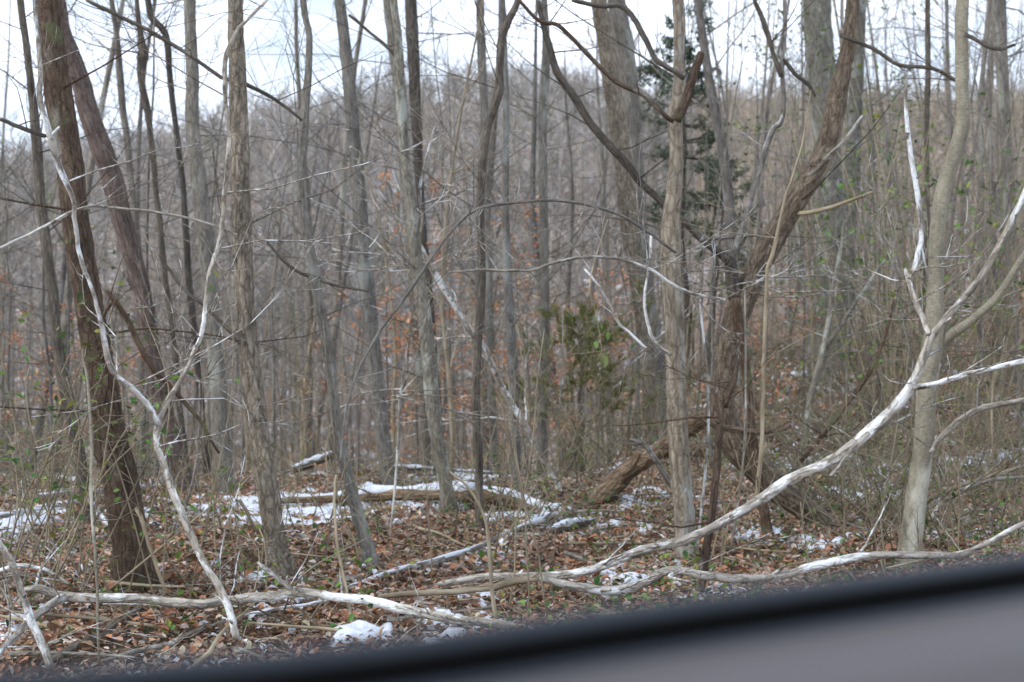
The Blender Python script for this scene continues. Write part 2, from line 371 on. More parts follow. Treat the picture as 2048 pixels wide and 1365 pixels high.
def tree(name, label, pts, mat, D=None, arms=(), top=9.0, twigs=10, tl=1.2, cat='tree', group=None, crown=True, tmat=None, hang=None, knot=.07, sides=12, zmin=.9, pale_parts=()):
    """pts run from the top of the picture down to the foot; the trunk goes on above the frame into a bare crown"""
    if D is None: D = ghit(pts[-1][0], pts[-1][1])
    P, R = tr(pts, D); P = P[::-1]; R = R[::-1]                   # foot first
    Df = D if np.isscalar(D) else D[-1]
    h0 = float(H(P[0][0], P[0][1]))
    if P[0][2] > h0 + .03:                                        # go down to the ground behind the crest
        dz = P[0][2] - h0; foot = P[0] + np.array([0, 0, -dz - .1]); foot[0] += (P[0][0] - P[2][0]) / max(P[2][2] - P[0][2], .1) * dz * .2
        k = max(2, int(dz / .6)); ex = [foot + (P[0] - foot) * t for t in np.linspace(0, 1, k, endpoint=False)]
        P = np.vstack([ex, P]); R = np.concatenate([np.linspace(R[0] * 1.25, R[0], k, endpoint=False), R])
    else: P = np.vstack([P[0] - [0, 0, .22], P[0] + [0, 0, .01], P[0] + nrm(P[1] - P[0]) * R[0] * 1.6, P[1:]]); R = np.concatenate([[R[0] * 1.25], [R[0] * 1.12], [R[0] * .95], R[1:]])
    nvis = len(P)
    if top:
        d = nrm(nrm(P[-1] - P[-3]) + np.array([0, 0, .5])); q = P[-1]; r = R[-1]; k = 9
        hleft = max(top - (P[-1][2] - h0), 2.0)
        for i in range(k):
            d = nrm(d + rng.normal(0, .05, 3) + np.array([0, 0, .1])); q = q + d * hleft / k
            P = np.vstack([P, q]); R = np.append(R, max(r * (1 - .85 * (i + 1) / k), .008))
    root = empty(name, (P[1][0], P[1][1], h0)); o = np.array(root.location)
    tag(root, label, cat, group)
    LM = {'thick rough brown': 'thick brown tree', 'tall straight furrowed': 'straight furrowed tree', 'slim wavy': 'slim wavy tree', 'lichen-spotted pale': 'lichen-spotted tree', 'crooked dark': 'crooked centre tree',
          'upright tan tree': 'peeling tan tree', 'big bent brown': 'bent forked tree', 'smooth olive': 'S-curved tree', 'big smooth grey trunk': 'kinked big grey trunk', 'stout pale': 'stout lichen-grey trunk',
          'broad grey trunk leaning left, left': 'tall leaning pair', 'straight tan-grey': 'straight trunk behind the cedar', 'tall grey trunk leaning': 'leaning grey trunk by the log', 'slender dark trunk': 'bowed trunk near the left edge', 'grey trunk broken': 'short broken trunk at far right'}
    for k_, v_ in LM.items():
        if label.startswith(k_): LAND.append((pts[len(pts) * 2 // 3][0], v_))
    S, SR = smooth_path(P, R, 6 if sides > 13 else 4)
    nsub = 6 if sides > 13 else 4
    S = S + np.cumsum(rng.normal(0, .0012, S.shape), 0) * 1.0
    a = Acc(); a.tube(S, SR, sides, knot=knot); obj('trunk', a.mesh('trunk', M[mat], origin=o), root)
    for am in arms:
        apts = am[0]; amat = am[1] if len(am) > 1 and am[1] else mat; aD = am[2] if len(am) > 2 else Df
        AP, AR = tr(apts, aD); AP, AR = smooth_path(AP, AR, 4); AP = AP + np.cumsum(rng.normal(0, .0015, AP.shape), 0)
        b = Acc(); b.tube(AP, AR, 8, knot=knot * .9)
        br = obj('branch', b.mesh('branch', M[amat], origin=o), root); tw = Acc()
        twigs_along(tw, AP, AR, am[3] if len(am) > 3 else 3, .5, 1, .6, up=.05, rr=(.2, .4), rmax=.006)
        if tw.n: tag(obj('twig', tw.mesh('twig', M[amat], origin=o), br), kind='stuff')
    if crown:
        c = Acc()
        nv = nvis * nsub
        twigs_along(c, S[:nv], SR[:nv], twigs, tl, 2, zmin, up=.06, rr=(.1, .22), rmax=.0075)
        if top: twigs_along(c, S[nv + 6:], SR[nv + 6:], 16, 2.0, 2, up=.2, rr=(.3, .5), rmax=.03)
        if c.n: obj('crown', c.mesh('crown', M[tmat or mat], origin=o), root)
    if hang: hang(root, o, S, SR)
    return root, P, R

def vine_leaves(n, lo, hi, size=.035, spread=.25, pal=((.11, .17, .05), (.15, .20, .06), (.08, .13, .045), (.20, .22, .07))):
    def f(root, o, S, SR):
        z = S[:, 2]; zz = z - H(S[0][0], S[0][1]); idx = np.where((zz > lo) & (zz < hi))[0]
        cc = []
        k = idx[rng.integers(0, len(idx), max(3, n // 12))]
        for i in k:
            base = S[i] + rng.normal(0, spread, 3) * [1, 1, .6]
            cc += [base + rng.normal(0, .09, 3) for _ in range(12)]
        a = Acc(); leafset(a, cc, np.full(len(cc), size), pick(pal, len(cc), .3), .7)
        v = Acc()
        for i in k[:40]:
            P = [S[i] + nrm(rng.normal(0, 1, 3)) * SR[i]]
            for _ in range(4): P.append(P[-1] + rng.normal(0, .09, 3))
            v.spike(P, np.linspace(.004, .001, 5))
        g = obj('vine_foliage', a.mesh('vine_foliage', M['leaf'], False, o, True), root); tag(g, 'small green vine leaves on the trunk', kind='stuff')
        tag(obj('vine_stem', v.mesh('vine_stem', M['stem'], origin=o), root), kind='stuff')
    return f

LAND = []
# --- left group
tree('bare_tree', 'thick rough brown tree at left, widest dark trunk beside the reddish leaning one',
     [(108,0,47),(116,100,49),(130,200,55),(147,300,52),(157,400,54),(162,470,55),(187,622,56),(205,722,59),(216,805,65),(228,890,69),(240,930,66),(257,1043,69),(266,1120,74),(272,1180,88)],
     'brown', twigs=5, tl=.8, sides=18, arms=[([(0,240,8),(50,260,9),(98,277,9)], 'dark', 7.5)], hang=vine_leaves(220, .1, 2.2, .03, .12))
tree('bare_tree', 'reddish grey trunk leaning left, directly right of the thick brown tree',
     [(120,60,32),(140,115,36),(160,170,38),(175,230,41),(200,300,43),(225,370,43),(240,430,42),(255,480,40),(283,588,37),(300,688,36),(313,755,38),(328,822,38),(347,910,40),(368,985,46)],
     'red', twigs=8, sides=14)
tree('bare_tree', 'slender dark trunk near the left edge, bowed outwards behind the thick brown tree',
     [(37,0,13),(50,100,14),(60,170,15),(70,270,20),(80,400,21),(92,490,21),(103,570,22),(112,655,22),(125,755,25),(148,855,27),(165,960,26),(180,1055,28)],
     'dark', twigs=14)
tree('bare_tree', 'thin upright grey trunk between the reddish leaner and the knotted pole',
     [(222,0,10),(232,60,10),(238,130,14),(243,200,14),(254,283,14),(262,367,13),(272,455,13),(282,560,13),(296,700,13),(310,840,13)], 'mid', D=13.5, twigs=18)
tree('bare_tree', 'thin dark pole with a swollen knot high up and ragged broken twigs, at left',
     [(272,0,9),(278,60,11),(283,95,16),(284,112,24),(280,150,14),(293,217,14),(300,260,12),(308,330,12),(314,400,11),(322,455,12),(330,555,13),(340,620,13),(350,700,12),(358,800,12),(370,900,12)],
     'dark', D=12.6, twigs=22)
tree('bare_tree', 'thin dark trunk with an S-bend near its top, just left of the big grey trunk',
     [(297,0,12),(305,40,14),(333,75,14),(340,150,12),(347,217,12),(357,300,12),(366,367,11),(372,455,13),(377,540,13),(382,600,13),(393,690,14),(402,790,13),(412,880,13)],
     'dark', D=12.9, twigs=22)
tree('bare_tree', 'big smooth grey trunk left of the upright furrowed tree, kinked at mid height',
     [(377,0,24),(378,70,24),(382,170,26),(381,233,27),(386,300,28),(397,367,30),(405,440,31),(412,480,32),(415,540,30),(425,622,31),(432,722,33),(437,822,36),(443,910,36),(452,985,40)],
     'grey', twigs=12, sides=14)
tree('bare_tree', 'tall straight furrowed brown-grey tree left of centre, standing clear in front',
     [(467,0,30),(470,100,33),(473,200,36),(477,300,37),(480,400,38),(481,455,40),(485,555,40),(490,655,41),(500,755,42),(513,855,42),(527,943,43),(543,1043,44),(554,1120,49),(562,1163,58)],
     'furrow', twigs=7, tl=1.0, sides=16,
     arms=[([(318,512,4),(345,550,7),(375,585,7),(410,612,7),(450,650,7),(484,688,10)], 'dark', 7.6), ([(173,0,7),(233,30,8),(317,70,8),(393,120,8),(443,153,8),(475,162,9)], 'dark', 7.9, 8), ([(475,160,9),(550,197,7),(607,237,5)], 'dark', 7.9)])
tree('bare_tree', 'slim wavy grey tree right of the furrowed one, foot among red leaves',
     [(610,0,13),(620,67,13),(617,150,15),(613,200,17),(610,267,18),(604,333,18),(607,400,18),(615,455,19),(630,540,20),(643,622,21),(660,705,22),(670,790,22),(680,870,23),(700,960,24),(720,1040,26),(736,1100,28),(742,1140,34)],
     'grey', twigs=12, tl=1.0, arms=[([(535,483,5),(570,520,7),(610,548,6),(680,570,6),(742,582,4)], 'dark', 8.1)])
tree('bare_tree', 'tall grey trunk leaning left, its foot behind the snow-capped log',
     [(678,0,22),(689,90,24),(699,180,26),(706,267,27),(716,367,29),(722,455,31),(730,555,33),(740,655,34),(752,755,32),(763,855,30),(772,930,29),(779,978,34)],
     'grey', twigs=14, arms=[([(697,30,6),(740,65,6),(783,103,7),(808,135,8)], 'dark', 10.5)])
# --- centre group
tree('bare_tree', 'lichen-spotted pale tree at centre-left, foot in front of the snowy log',
     [(795,0,15),(803,67,16),(806,130,20),(808,200,21),(813,267,21),(818,333,21),(828,400,22),(833,455,24),(840,540,27),(850,622,29),(862,722,30),(870,822,29),(883,910,28),(893,970,28),(900,1028,36)],
     'lichen', twigs=10, sides=14)
tree('bare_tree', 'wide grey trunk partly hidden behind the left side of the lichen-spotted tree',
     [(778,0,28),(787,67,27),(795,133,25),(800,200,24),(806,300,23),(815,420,22),(826,560,22),(838,700,22),(850,850,22)], 'grey', D=15.5, twigs=14, top=13)
tree('bare_tree', 'dark trunk half hidden behind the right side of the lichen-spotted tree',
     [(820,0,23),(824,70,25),(828,140,24),(833,233,21),(838,333,18),(845,455,17),(855,555,17),(862,655,16),(870,755,16),(878,850,16)], 'dark', D=14.5, twigs=14, top=12)
tree('bare_tree', 'straight grey pole right behind the crooked trunk at picture centre',
     [(960,0,16),(963,100,17),(967,200,17),(970,333,17),(972,455,16),(976,590,17),(980,690,17),(983,800,16),(986,900,16)], 'grey', D=14.0, twigs=16, top=12)
tree('bare_tree', 'crooked dark tree at picture centre with two bends near the top',
     [(1032,0,13),(1013,43,16),(997,83,17),(993,140,15),(991,185,18),(980,228,19),(971,262,16),(963,320,17),(959,400,16),(959,455,16),(960,590,18),(955,690,18),(951,790,17),(953,860,17),(957,910,17),(958,980,17),(960,1062,21)],
     'dark', twigs=12, tl=1.0)
tree('bare_tree', 'slender grey trunk a hand to the right of the crooked centre tree',
     [(1005,0,10),(1009,100,12),(1013,200,13),(1013,300,13),(1012,400,13),(1013,470,15),(1015,555,18),(1020,655,20),(1027,755,20),(1030,855,19),(1034,940,19),(1036,990,22)], 'grey', twigs=20)
tree('bare_tree', 'straight tan-grey trunk standing behind the feathery cedar',
     [(1086,0,13),(1090,60,15),(1090,130,17),(1084,233,18),(1086,333,18),(1088,455,18),(1090,560,19),(1090,655,20),(1087,755,19),(1085,855,19)], 'grey', D=14.5, twigs=16, top=12)
tree('bare_tree', 'broad grey trunk leaning left, left one of the tall pair behind the peeling tree',
     [(1196,0,31),(1210,83,36),(1222,167,37),(1236,250,38),(1247,333,40),(1254,400,40),(1260,455,38),(1268,520,36),(1278,590,34),(1290,690,32),(1300,790,30),(1307,850,32)], 'furrow', D=15.0, twigs=10, top=15, sides=14)
tree('bare_tree', 'broad grey trunk leaning left, right one of the tall pair behind the peeling tree',
     [(1232,0,36),(1246,83,37),(1258,167,35),(1266,267,34),(1273,400,32),(1283,520,31),(1298,620,30),(1314,720,30),(1328,820,30),(1332,850,31)], 'grey', D=16.5, twigs=10, top=15, sides=14)
tree('bare_tree', 'upright tan tree with peeling furrowed bark and a broken stub, right of centre',
     [(1362,0,22),(1363,100,23),(1362,180,26),(1356,240,32),(1359,300,27),(1354,380,32),(1347,455,37),(1347,540,38),(1352,640,38),(1355,740,40),(1358,840,41),(1362,930,41),(1368,1010,42),(1372,1085,43),(1374,1122,52)],
     'tan', twigs=4, tl=.8, sides=16, knot=.1, tmat='dark',
     arms=[([(1352,242,22),(1368,210,19),(1383,165,17),(1396,128,16),(1403,110,13)], 'brown', 8.4, 0),
           ([(1143,0,8),(1196,12,9),(1240,13,11),(1265,40,11),(1283,73,11),(1306,120,11),(1335,140,11),(1363,160,12)], 'dark', 8.4, 4),
           ([(1036,0,6),(1080,43,8),(1116,50,9),(1160,90,8),(1233,160,9),(1290,190,9),(1333,233,10),(1352,243,12)], 'brown', 8.2, 5),
           ([(1303,470,5),(1300,520,5),(1290,600,6),(1300,660,7),(1315,690,7),(1345,710,8)], 'white', 8.2, 3)])
# --- bent tree with its foot on the right
tree('bare_tree', 'big bent brown tree at right, forked, sweeping up from a leaning foot',
     [(1699,0,26),(1693,67,28),(1683,133,30),(1668,200,42),(1654,275,44),(1630,340,47),(1600,385,48),(1573,425,48),(1553,460,48),(1533,490,49),(1508,540,48),(1488,582,49),(1466,640,49),(1452,700,48),(1443,760,48),(1440,810,52),(1450,855,60),(1472,893,65),(1508,930,60),(1553,977,56),(1600,1012,49),(1642,1046,47)],
     'furrowb', twigs=3, tl=.8, sides=16, D=(9.4, 9.6), tmat='dark',
     arms=[([(1075,0,10),(1085,50,12),(1097,90,14),(1110,140,15),(1126,165,16),(1150,197,18),(1183,247,16),(1230,300,16),(1263,337,17),(1285,367,15),(1345,420,14),(1400,472,14),(1440,502,17),(1458,520,24),(1464,550,28),(1472,595,30)], 'dark', (8.9, 9.5), 10),
           ([(1569,0,8),(1570,60,9),(1566,140,9),(1568,200,10),(1563,245,10),(1546,263,12),(1523,333,11),(1500,417,11),(1487,455,11),(1472,505,12)], 'greywood', 9.3, 4),
           ([(1508,0,8),(1520,30,10),(1530,60,11),(1545,110,10),(1563,155,10)], 'dark', 9.3, 2),
           ([(1566,120,9),(1590,150,9),(1615,170,8),(1630,195,6)], 'dark', 9.3, 1),
           ([(1578,428,9),(1620,424,9),(1666,413,8),(1746,383,6)], 'stem', (9.48, 9.1), 2),
           ([(1596,375,11),(1643,327,9),(1690,280,7),(1726,233,6)], 'greywood', (9.45, 9.1), 2),
           ([(1680,70,9),(1749,97,8),(1803,130,8),(1866,137,8),(1916,163,8)], 'dark', 9.3, 8)])
tree('bare_tree', 'slim brown stem rising to meet the fork of the bent tree, foot right of it',
     [(1468,600,22),(1478,660,20),(1490,740,20),(1501,850,21),(1513,940,21),(1527,1010,20),(1537,1078,23)], 'brown', top=0, twigs=2, tl=.5, crown=False)
# --- right group
tree('bare_tree', 'stout pale lichen-grey trunk at right behind the bent tree, vine leaves on it',
     [(1632,0,56),(1637,100,58),(1645,200,56),(1655,300,52),(1660,400,50),(1656,490,46),(1648,560,44),(1642,640,45),(1638,720,47),(1640,770,50),(1645,812,58)], 'vined', D=19.0, twigs=8, top=16, sides=16, hang=vine_leaves(1500, .5, 9, .055, .7))
tree('bare_tree', 'dull grey trunk just right of the stout lichen-grey one',
     [(1720,0,26),(1712,200,28),(1702,400,30),(1695,500,32),(1690,600,34),(1680,700,36),(1676,770,38),(1676,806,44)], 'vined', D=20.5, twigs=10, top=15, hang=vine_leaves(1500, .5, 9, .055, .7))
tree('bare_tree', 'smooth olive-grey tree at far right with a long lazy S-curve',
     [(1923,0,25),(1921,83,25),(1921,183,26),(1923,233,27),(1913,285,29),(1893,345,32),(1878,400,31),(1872,455,31),(1869,555,32),(1866,622,35),(1863,688,41),(1854,755,41),(1847,855,40),(1842,920,40),(1833,993,42),(1823,1077,44),(1816,1143,52)],
     'smooth', twigs=2, tl=.9, sides=16, knot=.03,
     arms=[([(2120,420,11),(2048,515,14),(2000,590,16),(1950,640,18),(1898,677,22),(1868,715,28)], 'smooth', (8.0, 8.2), 2), ([(2030,90,6),(1990,100,7),(1930,70,8)], 'dark', 8.1, 6)])
tree('bare_tree', 'thin straight dark pole left of the S-curved tree at far right',
     [(1858,0,10),(1858,160,11),(1855,300,10),(1856,455,11),(1850,600,11),(1842,760,12),(1838,860,13)], 'dark', D=14.0, twigs=18, top=11)
tree('bare_tree', 'grey trunk broken off short at far right behind the S-curved tree',
     [(1986,365,14),(1986,380,15),(1986,450,16),(1983,560,16),(1980,700,17),(1976,800,18)], 'mid', D=17.0, twigs=4, top=0)
tree('bare_tree', 'thin grey trunk beside the short broken one near the right edge',
     [(1962,200,11),(1960,300,12),(1962,420,13),(1958,560,14),(1955,700,14),(1950,830,15)], 'mid', D=16.0, twigs=14, top=10)

# --- dead poles, fallen branches, logs
def branch(name, label, parts, mat, cat='branch', twigs=3, tl=.4, group=None, knot=.1, lie=False, snow=0, sides=9, lev=1):
    """parts: list of (pts, D); the first is the main limb, the rest are side limbs"""
    root = None
    for i, (pts, D) in enumerate(parts):
        gr = isinstance(D, str)
        if gr:
            D = [min(ghit(p[0], p[1] + p[2] * .35), 16) for p in pts]
            D = list(np.convolve(np.pad(D, 1, 'edge'), [.25, .5, .25], 'valid'))
        P, R = tr(pts, D); P[:, 2] += .03 if gr else 0; P, R = smooth_path(P, R, 5); P = P + np.cumsum(rng.normal(0, .0018, P.shape), 0)
        if root is None:
            g = P[len(P) // 2]; o = np.array([g[0], g[1], float(H(g[0], g[1]))])
            root = empty(name, o); tag(root, label, cat, group)
        a = Acc(); a.tube(P, R, sides, knot=knot)
        part = obj('limb' if cat != 'log' else 'log_body', a.mesh('limb', M[mat], origin=o), root)
        if twigs:
            b = Acc(); twigs_along(b, P, R, twigs, tl, lev, .05, up=.03, rr=(.25, .5), rmax=.008)
            if b.n: tag(obj('twig', b.mesh('twig', M[mat], origin=o), part), kind='stuff')
        if cat != 'log' and len(P) > 12:
            for _ in range(max(1, len(P) // 22)):
                i = int(rng.integers(3, len(P) - 3)); d = nrm(np.cross(P[i + 1] - P[i - 1], rng.normal(0, 1, 3))); d[2] = abs(d[2]) * .6; d = nrm(d + nrm(P[i - 1] - P[i + 1]) * .5)
                st_ = Acc(); ln = R[i] * rng.uniform(2, 4.5); st_.tube([P[i], P[i] + d * ln * .5, P[i] + d * ln], [R[i] * .55, R[i] * .42, R[i] * .28], 6, knot=.12)
                obj('stub', st_.mesh('stub', M[mat], origin=o), part)
        if snow >= 1:
            s = Acc(); n = len(P); q = np.linspace(0, 1, n); w = np.sin(np.pi * np.clip(q * .94 + .03, 0, 1)) ** .3 * (1 + .22 * np.sin(q * 23 + i) + .12 * np.sin(q * 51))
            Q = P.copy(); Q[:, 2] += R * .72; s.tube(Q, R * .82 * w, 9, knot=.12)
            tag(obj('snow_cap', s.mesh('snow_cap', M['snow'], origin=o), part), 'white snow lying along the top')
        elif snow:
            s = Acc(); n = len(P); i0 = 0
            while i0 < n - 3:
                ln = int(rng.integers(5, 16)); i1 = min(n, i0 + ln)
                if i1 - i0 > 3 and rng.random() < snow:
                    Q = P[i0:i1].copy(); q = np.linspace(0, 1, len(Q)); w = np.sin(np.pi * np.clip(q * .9 + .05, 0, 1)) ** .4
                    RR = R[i0:i1] * .8 * w * rng.uniform(.85, 1.1, len(Q)); Q[:, 2] += R[i0:i1] * .55
                    s.tube(Q, RR, 8, knot=.16)
                i0 = i1 - (1 if rng.random() < .7 else -1)
            if s.n: tag(obj('snow_cap', s.mesh('snow_cap', M['snow'], origin=o), part), 'white snow lying along the top', kind='stuff')
    return root
branch('dead_branch', 'long bleached fallen bough sweeping down from the right edge to the ground',
       [([(2110,270,10),(2048,385,11),(2013,455,12),(1966,540,13),(1900,625,15),(1864,668,17),(1846,712,18),(1822,768,22),(1790,805,22),(1735,860,23),(1660,915,22),(1575,955,21),(1500,1000,20),(1430,1040,19),(1360,1072,18),(1290,1090,18),(1235,1112,18),(1160,1138,18),(1090,1146,17),(1000,1148,16),(940,1152,15),(880,1165,13),(800,1195,10)], (6.9, 7.6)),
        ([(2130,705,11),(2048,722,11),(1960,742,11),(1880,762,11),(1828,772,13)], (6.9, 7.05)),
        ([(1858,670,11),(1846,640,11),(1828,598,10),(1812,556,9),(1808,540,7)], (7.05, 7.3)),
        ([(1745,858,11),(1700,905,8),(1660,950,6)], (7.2, 7.0))], 'white', twigs=4, sides=12)
branch('dead_branch', 'bleached upright snag hooked at its foot, left of the S-curved tree',
       [([(1812,150,5),(1812,240,8),(1825,330,11),(1835,378,11),(1843,455,10),(1842,490,11),(1832,528,11),(1820,552,8)], (7.3, 7.2)), ([(1840,480,6),(1850,540,6),(1853,560,5)], (7.25, 7.25))], 'white', twigs=2)
branch('dead_branch', 'pale fallen branch with a dip, lying above the car window edge at right',
       [([(2110,1020,11),(2048,1052,12),(1985,1085,12),(1930,1112,13),(1870,1117,16),(1800,1115,17),(1720,1120,18),(1640,1136,18),(1570,1155,18),(1500,1166,18),(1420,1158,17),(1360,1146,17),(1330,1149,18),(1290,1170,17),(1240,1184,18),(1170,1180,18),(1110,1168,17),(1080,1160,15)], (6.9, 6.7)),
        ([(1345,1148,7),(1340,1156,7),(1385,1168,5)], (6.75, 6.7))], 'white', twigs=3, sides=12)
branch('dead_branch', 'pale brown stick lying under the sweeping bleached bough at bottom centre',
       [([(1075,1158,15),(1030,1165,14),(985,1178,14),(930,1185,12),(850,1188,12),(760,1195,9)], (6.85, 7.0))], 'stem', twigs=1)
branch('dead_branch', 'grey-white forked branch lying level across the bottom left in front of the trees',
       [([(40,1185,12),(75,1180,17),(125,1193,20),(200,1197,19),(290,1199,19),(385,1207,20),(440,1202,20),(520,1192,20),(590,1183,20),(650,1188,19),(720,1196,19),(800,1217,20),(890,1235,20),(985,1248,18),(1060,1262,14)], [6.3,6.3,6.35,6.4,6.45,6.5,6.55,6.6,6.6,6.6,6.55,6.5,6.45,6.4,6.35]),
        ([(128,1196,16),(95,1215,15),(60,1240,15),(25,1275,15),(-10,1312,14)], (6.3, 5.8)),
        ([(400,1210,8),(330,1212,7),(210,1208,6)], (6.6, 6.7)),
        ([(585,1178,12),(560,1160,10),(535,1140,9),(515,1120,7)], (6.6, 6.7))], 'white', twigs=3, sides=12)
branch('dead_branch', 'bleached pole slanting up out of the bottom left corner',
       [([(-30,1040,13),(0,1085,14),(25,1130,15),(45,1190,15),(62,1250,17),(85,1290,17),(105,1345,17)], (5.7, 5.75))], 'white', twigs=1)
branch('dead_branch', 'thin pale branch behind the leaning pole at the left edge',
       [([(0,1143,8),(40,1135,8),(90,1145,8),(140,1170,7)], (6.9, 7.0))], 'white', twigs=2)
branch('dead_tree', 'Y-shaped dead sapling with bleached crooked arms in front of the reddish leaner',
       [([(318,850,15),(318,890,12),(324,912,13),(347,977,15),(367,1027,16),(393,1093,13),(408,1123,13),(443,1177,16),(467,1227,15),(478,1275,14)], (6.5, 6.25)),
        ([(66,-60,9),(70,0,10),(80,130,9),(86,205,11),(107,282,15),(130,350,13),(150,400,10),(153,440,9),(170,520,9),(195,590,8),(207,650,11),(220,715,14),(236,746,12),(262,765,11),(292,797,11),(318,840,14)], (6.4, 6.5)),
        ([(560,-40,6),(535,0,7),(490,45,8),(460,100,10),(452,140,10),(454,200,8),(460,280,8),(456,360,9),(450,430,8),(440,490,9),(427,522,9),(415,570,8),(410,640,8),(395,690,9),(370,750,9),(345,797,11),(322,845,12)], (6.3, 6.5)),
        ([(262,768,7),(282,800,8),(312,815,9)], (6.5, 6.5))], 'white', cat='dead tree', twigs=5, tl=.6, sides=10, lev=2)
branch('dead_branch', 'brown snapped stick leaning from the thick brown tree down to the right',
       [([(213,582,9),(250,635,12),(280,690,12),(315,745,12),(355,790,9),(400,845,7),(440,915,5)], (7.0, 7.2)), ([(224,606,7),(212,622,8),(206,632,7)], (6.95, 6.95))], 'brown', twigs=2)
branch('dead_tree', 'white-streaked dead pole leaning diagonally across the middle of the picture',
       [([(700,293,5),(720,308,6),(718,335,6),(745,370,7),(785,430,7),(830,480,9),(858,525,12),(885,570,14),(915,620,14),(940,665,13),(965,695,15),(985,740,14),(1005,785,15),(1030,825,14),(1055,870,13),(1075,905,13),(1100,950,12),(1118,990,11)], (10.4, 11.2)),
        ([(838,478,6),(845,440,6),(842,385,7),(850,340,6),(872,270,5),(878,255,4)], (10.5, 10.3)), ([(855,535,7),(830,540,6),(808,530,5)], (10.6, 10.5))], 'white', cat='dead tree', twigs=9, tl=.7, lev=2)
branch('dead_branch', 'thin grey branch arching over the centre like a bow',
       [([(1350,505,6),(1290,462,6),(1230,430,6),(1130,407,6),(1040,408,6),(960,420,7),(910,460,7),(870,510,7),(820,590,6),(760,670,6),(712,765,5),(690,860,4),(684,930,4)], (8.0, 7.2))], 'grey', twigs=12, tl=.55, lev=2)
branch('dead_branch', 'thin wavy grey branch running level below the arching one, right of centre',
       [([(900,545,4),(980,540,6),(1060,542,6),(1120,525,6),(1180,516,7),(1240,518,7),(1300,540,6),(1360,578,7),(1400,590,6),(1450,600,5)], (7.2, 7.6))], 'greywood', twigs=12, tl=.6, lev=2)
branch('dead_branch', 'thin sagging grey branch crossing the leaning trunks at left',
       [([(-20,505,5),(60,470,5),(140,428,6),(190,416,6),(240,421,6),(310,428,6),(400,450,5),(480,478,4)], (6.8, 7.0))], 'greywood', twigs=8, tl=.6, lev=2)
branch('dead_branch', 'crinkled white dead twig hanging left of the peeling tree',
       [([(1168,538,4),(1200,575,5),(1215,600,5),(1235,640,6),(1258,660,5),(1290,690,5)], (8.0, 8.1))], 'white', twigs=5, tl=.3)
branch('dead_tree', 'small forked tan dead sapling in front of the bent tree',
       [([(1424,780,7),(1438,795,10),(1447,820,13),(1444,870,15),(1440,950,16),(1428,1050,17),(1417,1110,18),(1407,1180,20)], (7.7, 7.4)), ([(1472,742,7),(1464,775,9),(1450,815,11)], (7.7, 7.7))], 'brown', cat='dead tree', twigs=3, tl=.5)
branch('slender_sapling', 'straight thin tan stem standing in front of the bent tree',
       [([(1622,180,2),(1600,290,4),(1575,380,6),(1553,470,7),(1540,520,8),(1533,560,8),(1531,690,8),(1530,790,8),(1527,900,9),(1520,970,9),(1516,1010,9)], (7.8, 7.8))], 'stem', cat='sapling', twigs=8, tl=.5, lev=2)
branch('bare_tree', 'small leaning forked sapling with greenish bark at right beyond the bent tree',
       [([(1690,440,6),(1680,500,7),(1666,570,8),(1657,640,10),(1643,715,12),(1622,790,13),(1606,880,14),(1598,930,14)], (12.0, 11.8)), ([(1770,520,5),(1715,600,8),(1690,640,9),(1650,695,10)], (11.8, 11.9))], 'lichen', cat='tree', twigs=9, tl=.8, lev=2)
branch('slender_sapling', 'brown stem leaning right beyond the bleached bough',
       [([(1790,600,5),(1772,668,7),(1743,738,9),(1700,800,10),(1649,865,10),(1600,925,9)], (9.3, 9.3))], 'brown', cat='sapling', twigs=6, tl=.5, lev=2)
branch('fallen_log', 'broken rotten brown log slanting down to the left from the bent tree',
       [([(1422,828,25),(1400,842,38),(1365,868,40),(1335,893,38),(1290,925,36),(1252,950,39),(1215,985,43),(1182,1022,40)], (10.2, 10.6)), ([(1278,905,14),(1262,930,16),(1240,950,14)], (10.1, 10.2)),
        ([(1395,832,12),(1440,852,15),(1500,862,13),(1545,860,10),(1578,856,5)], (9.2, 9.1))], 'rot', cat='log', twigs=2, knot=.16, sides=14)
branch('dead_branch', 'thin grey-white stick slanting down behind the peeling tree',
       [([(1258,878,8),(1290,890,10),(1315,925,12),(1335,960,12),(1370,1005,9),(1400,1040,7)], (8.9, 8.9))], 'greywood', twigs=3)
branch('fallen_log', 'long brown log capped with a continuous ridge of snow behind the lichen-spotted tree',
       [([(500,1012,14),(560,1003,15),(640,999,17),(700,996,20),(760,991,26),(830,989,25),(900,987,27),(960,991,33),(1020,1002,33),(1080,1024,26),(1112,1040,16)], (11.2, 10.2))], 'rot', cat='log', twigs=2, snow=1.0, sides=14)
branch('dead_branch', 'snow-dusted straight branch running from the log end down to bottom centre',
       [([(1110,1040,13),(1050,1062,12),(966,1100,13),(900,1126,14),(816,1148,14),(733,1176,12),(690,1190,9)], 'ground')], 'greywood', twigs=3, snow=.85)
branch('fallen_log', 'short dark log chunk with snow on top, below the rotten slanting log',
       [([(1105,1072,18),(1130,1066,22),(1160,1056,20),(1190,1050,16)], 'ground')], 'dark', cat='log', twigs=0, snow=1)
branch('fallen_log', 'snow-covered log at the left edge reaching towards the thick brown tree',
       [([(-30,1046,14),(20,1039,14),(60,1033,13),(110,1024,13),(155,1014,12)], 'ground')], 'greywood', cat='log', twigs=1, snow=1)
branch('fallen_log', 'farther snowy log passing behind the thick brown tree',
       [([(70,1004,12),(140,996,13),(200,992,12),(260,986,12),(315,980,11)], 'ground')], 'greywood', cat='log', twigs=1, snow=1)
branch('dead_branch', 'short snowy branch beside the thick brown tree, pointing at its foot',
       [([(183,1016,13),(195,1036,13),(206,1050,12),(216,1066,9)], 'ground')], 'greywood', twigs=0, snow=1)
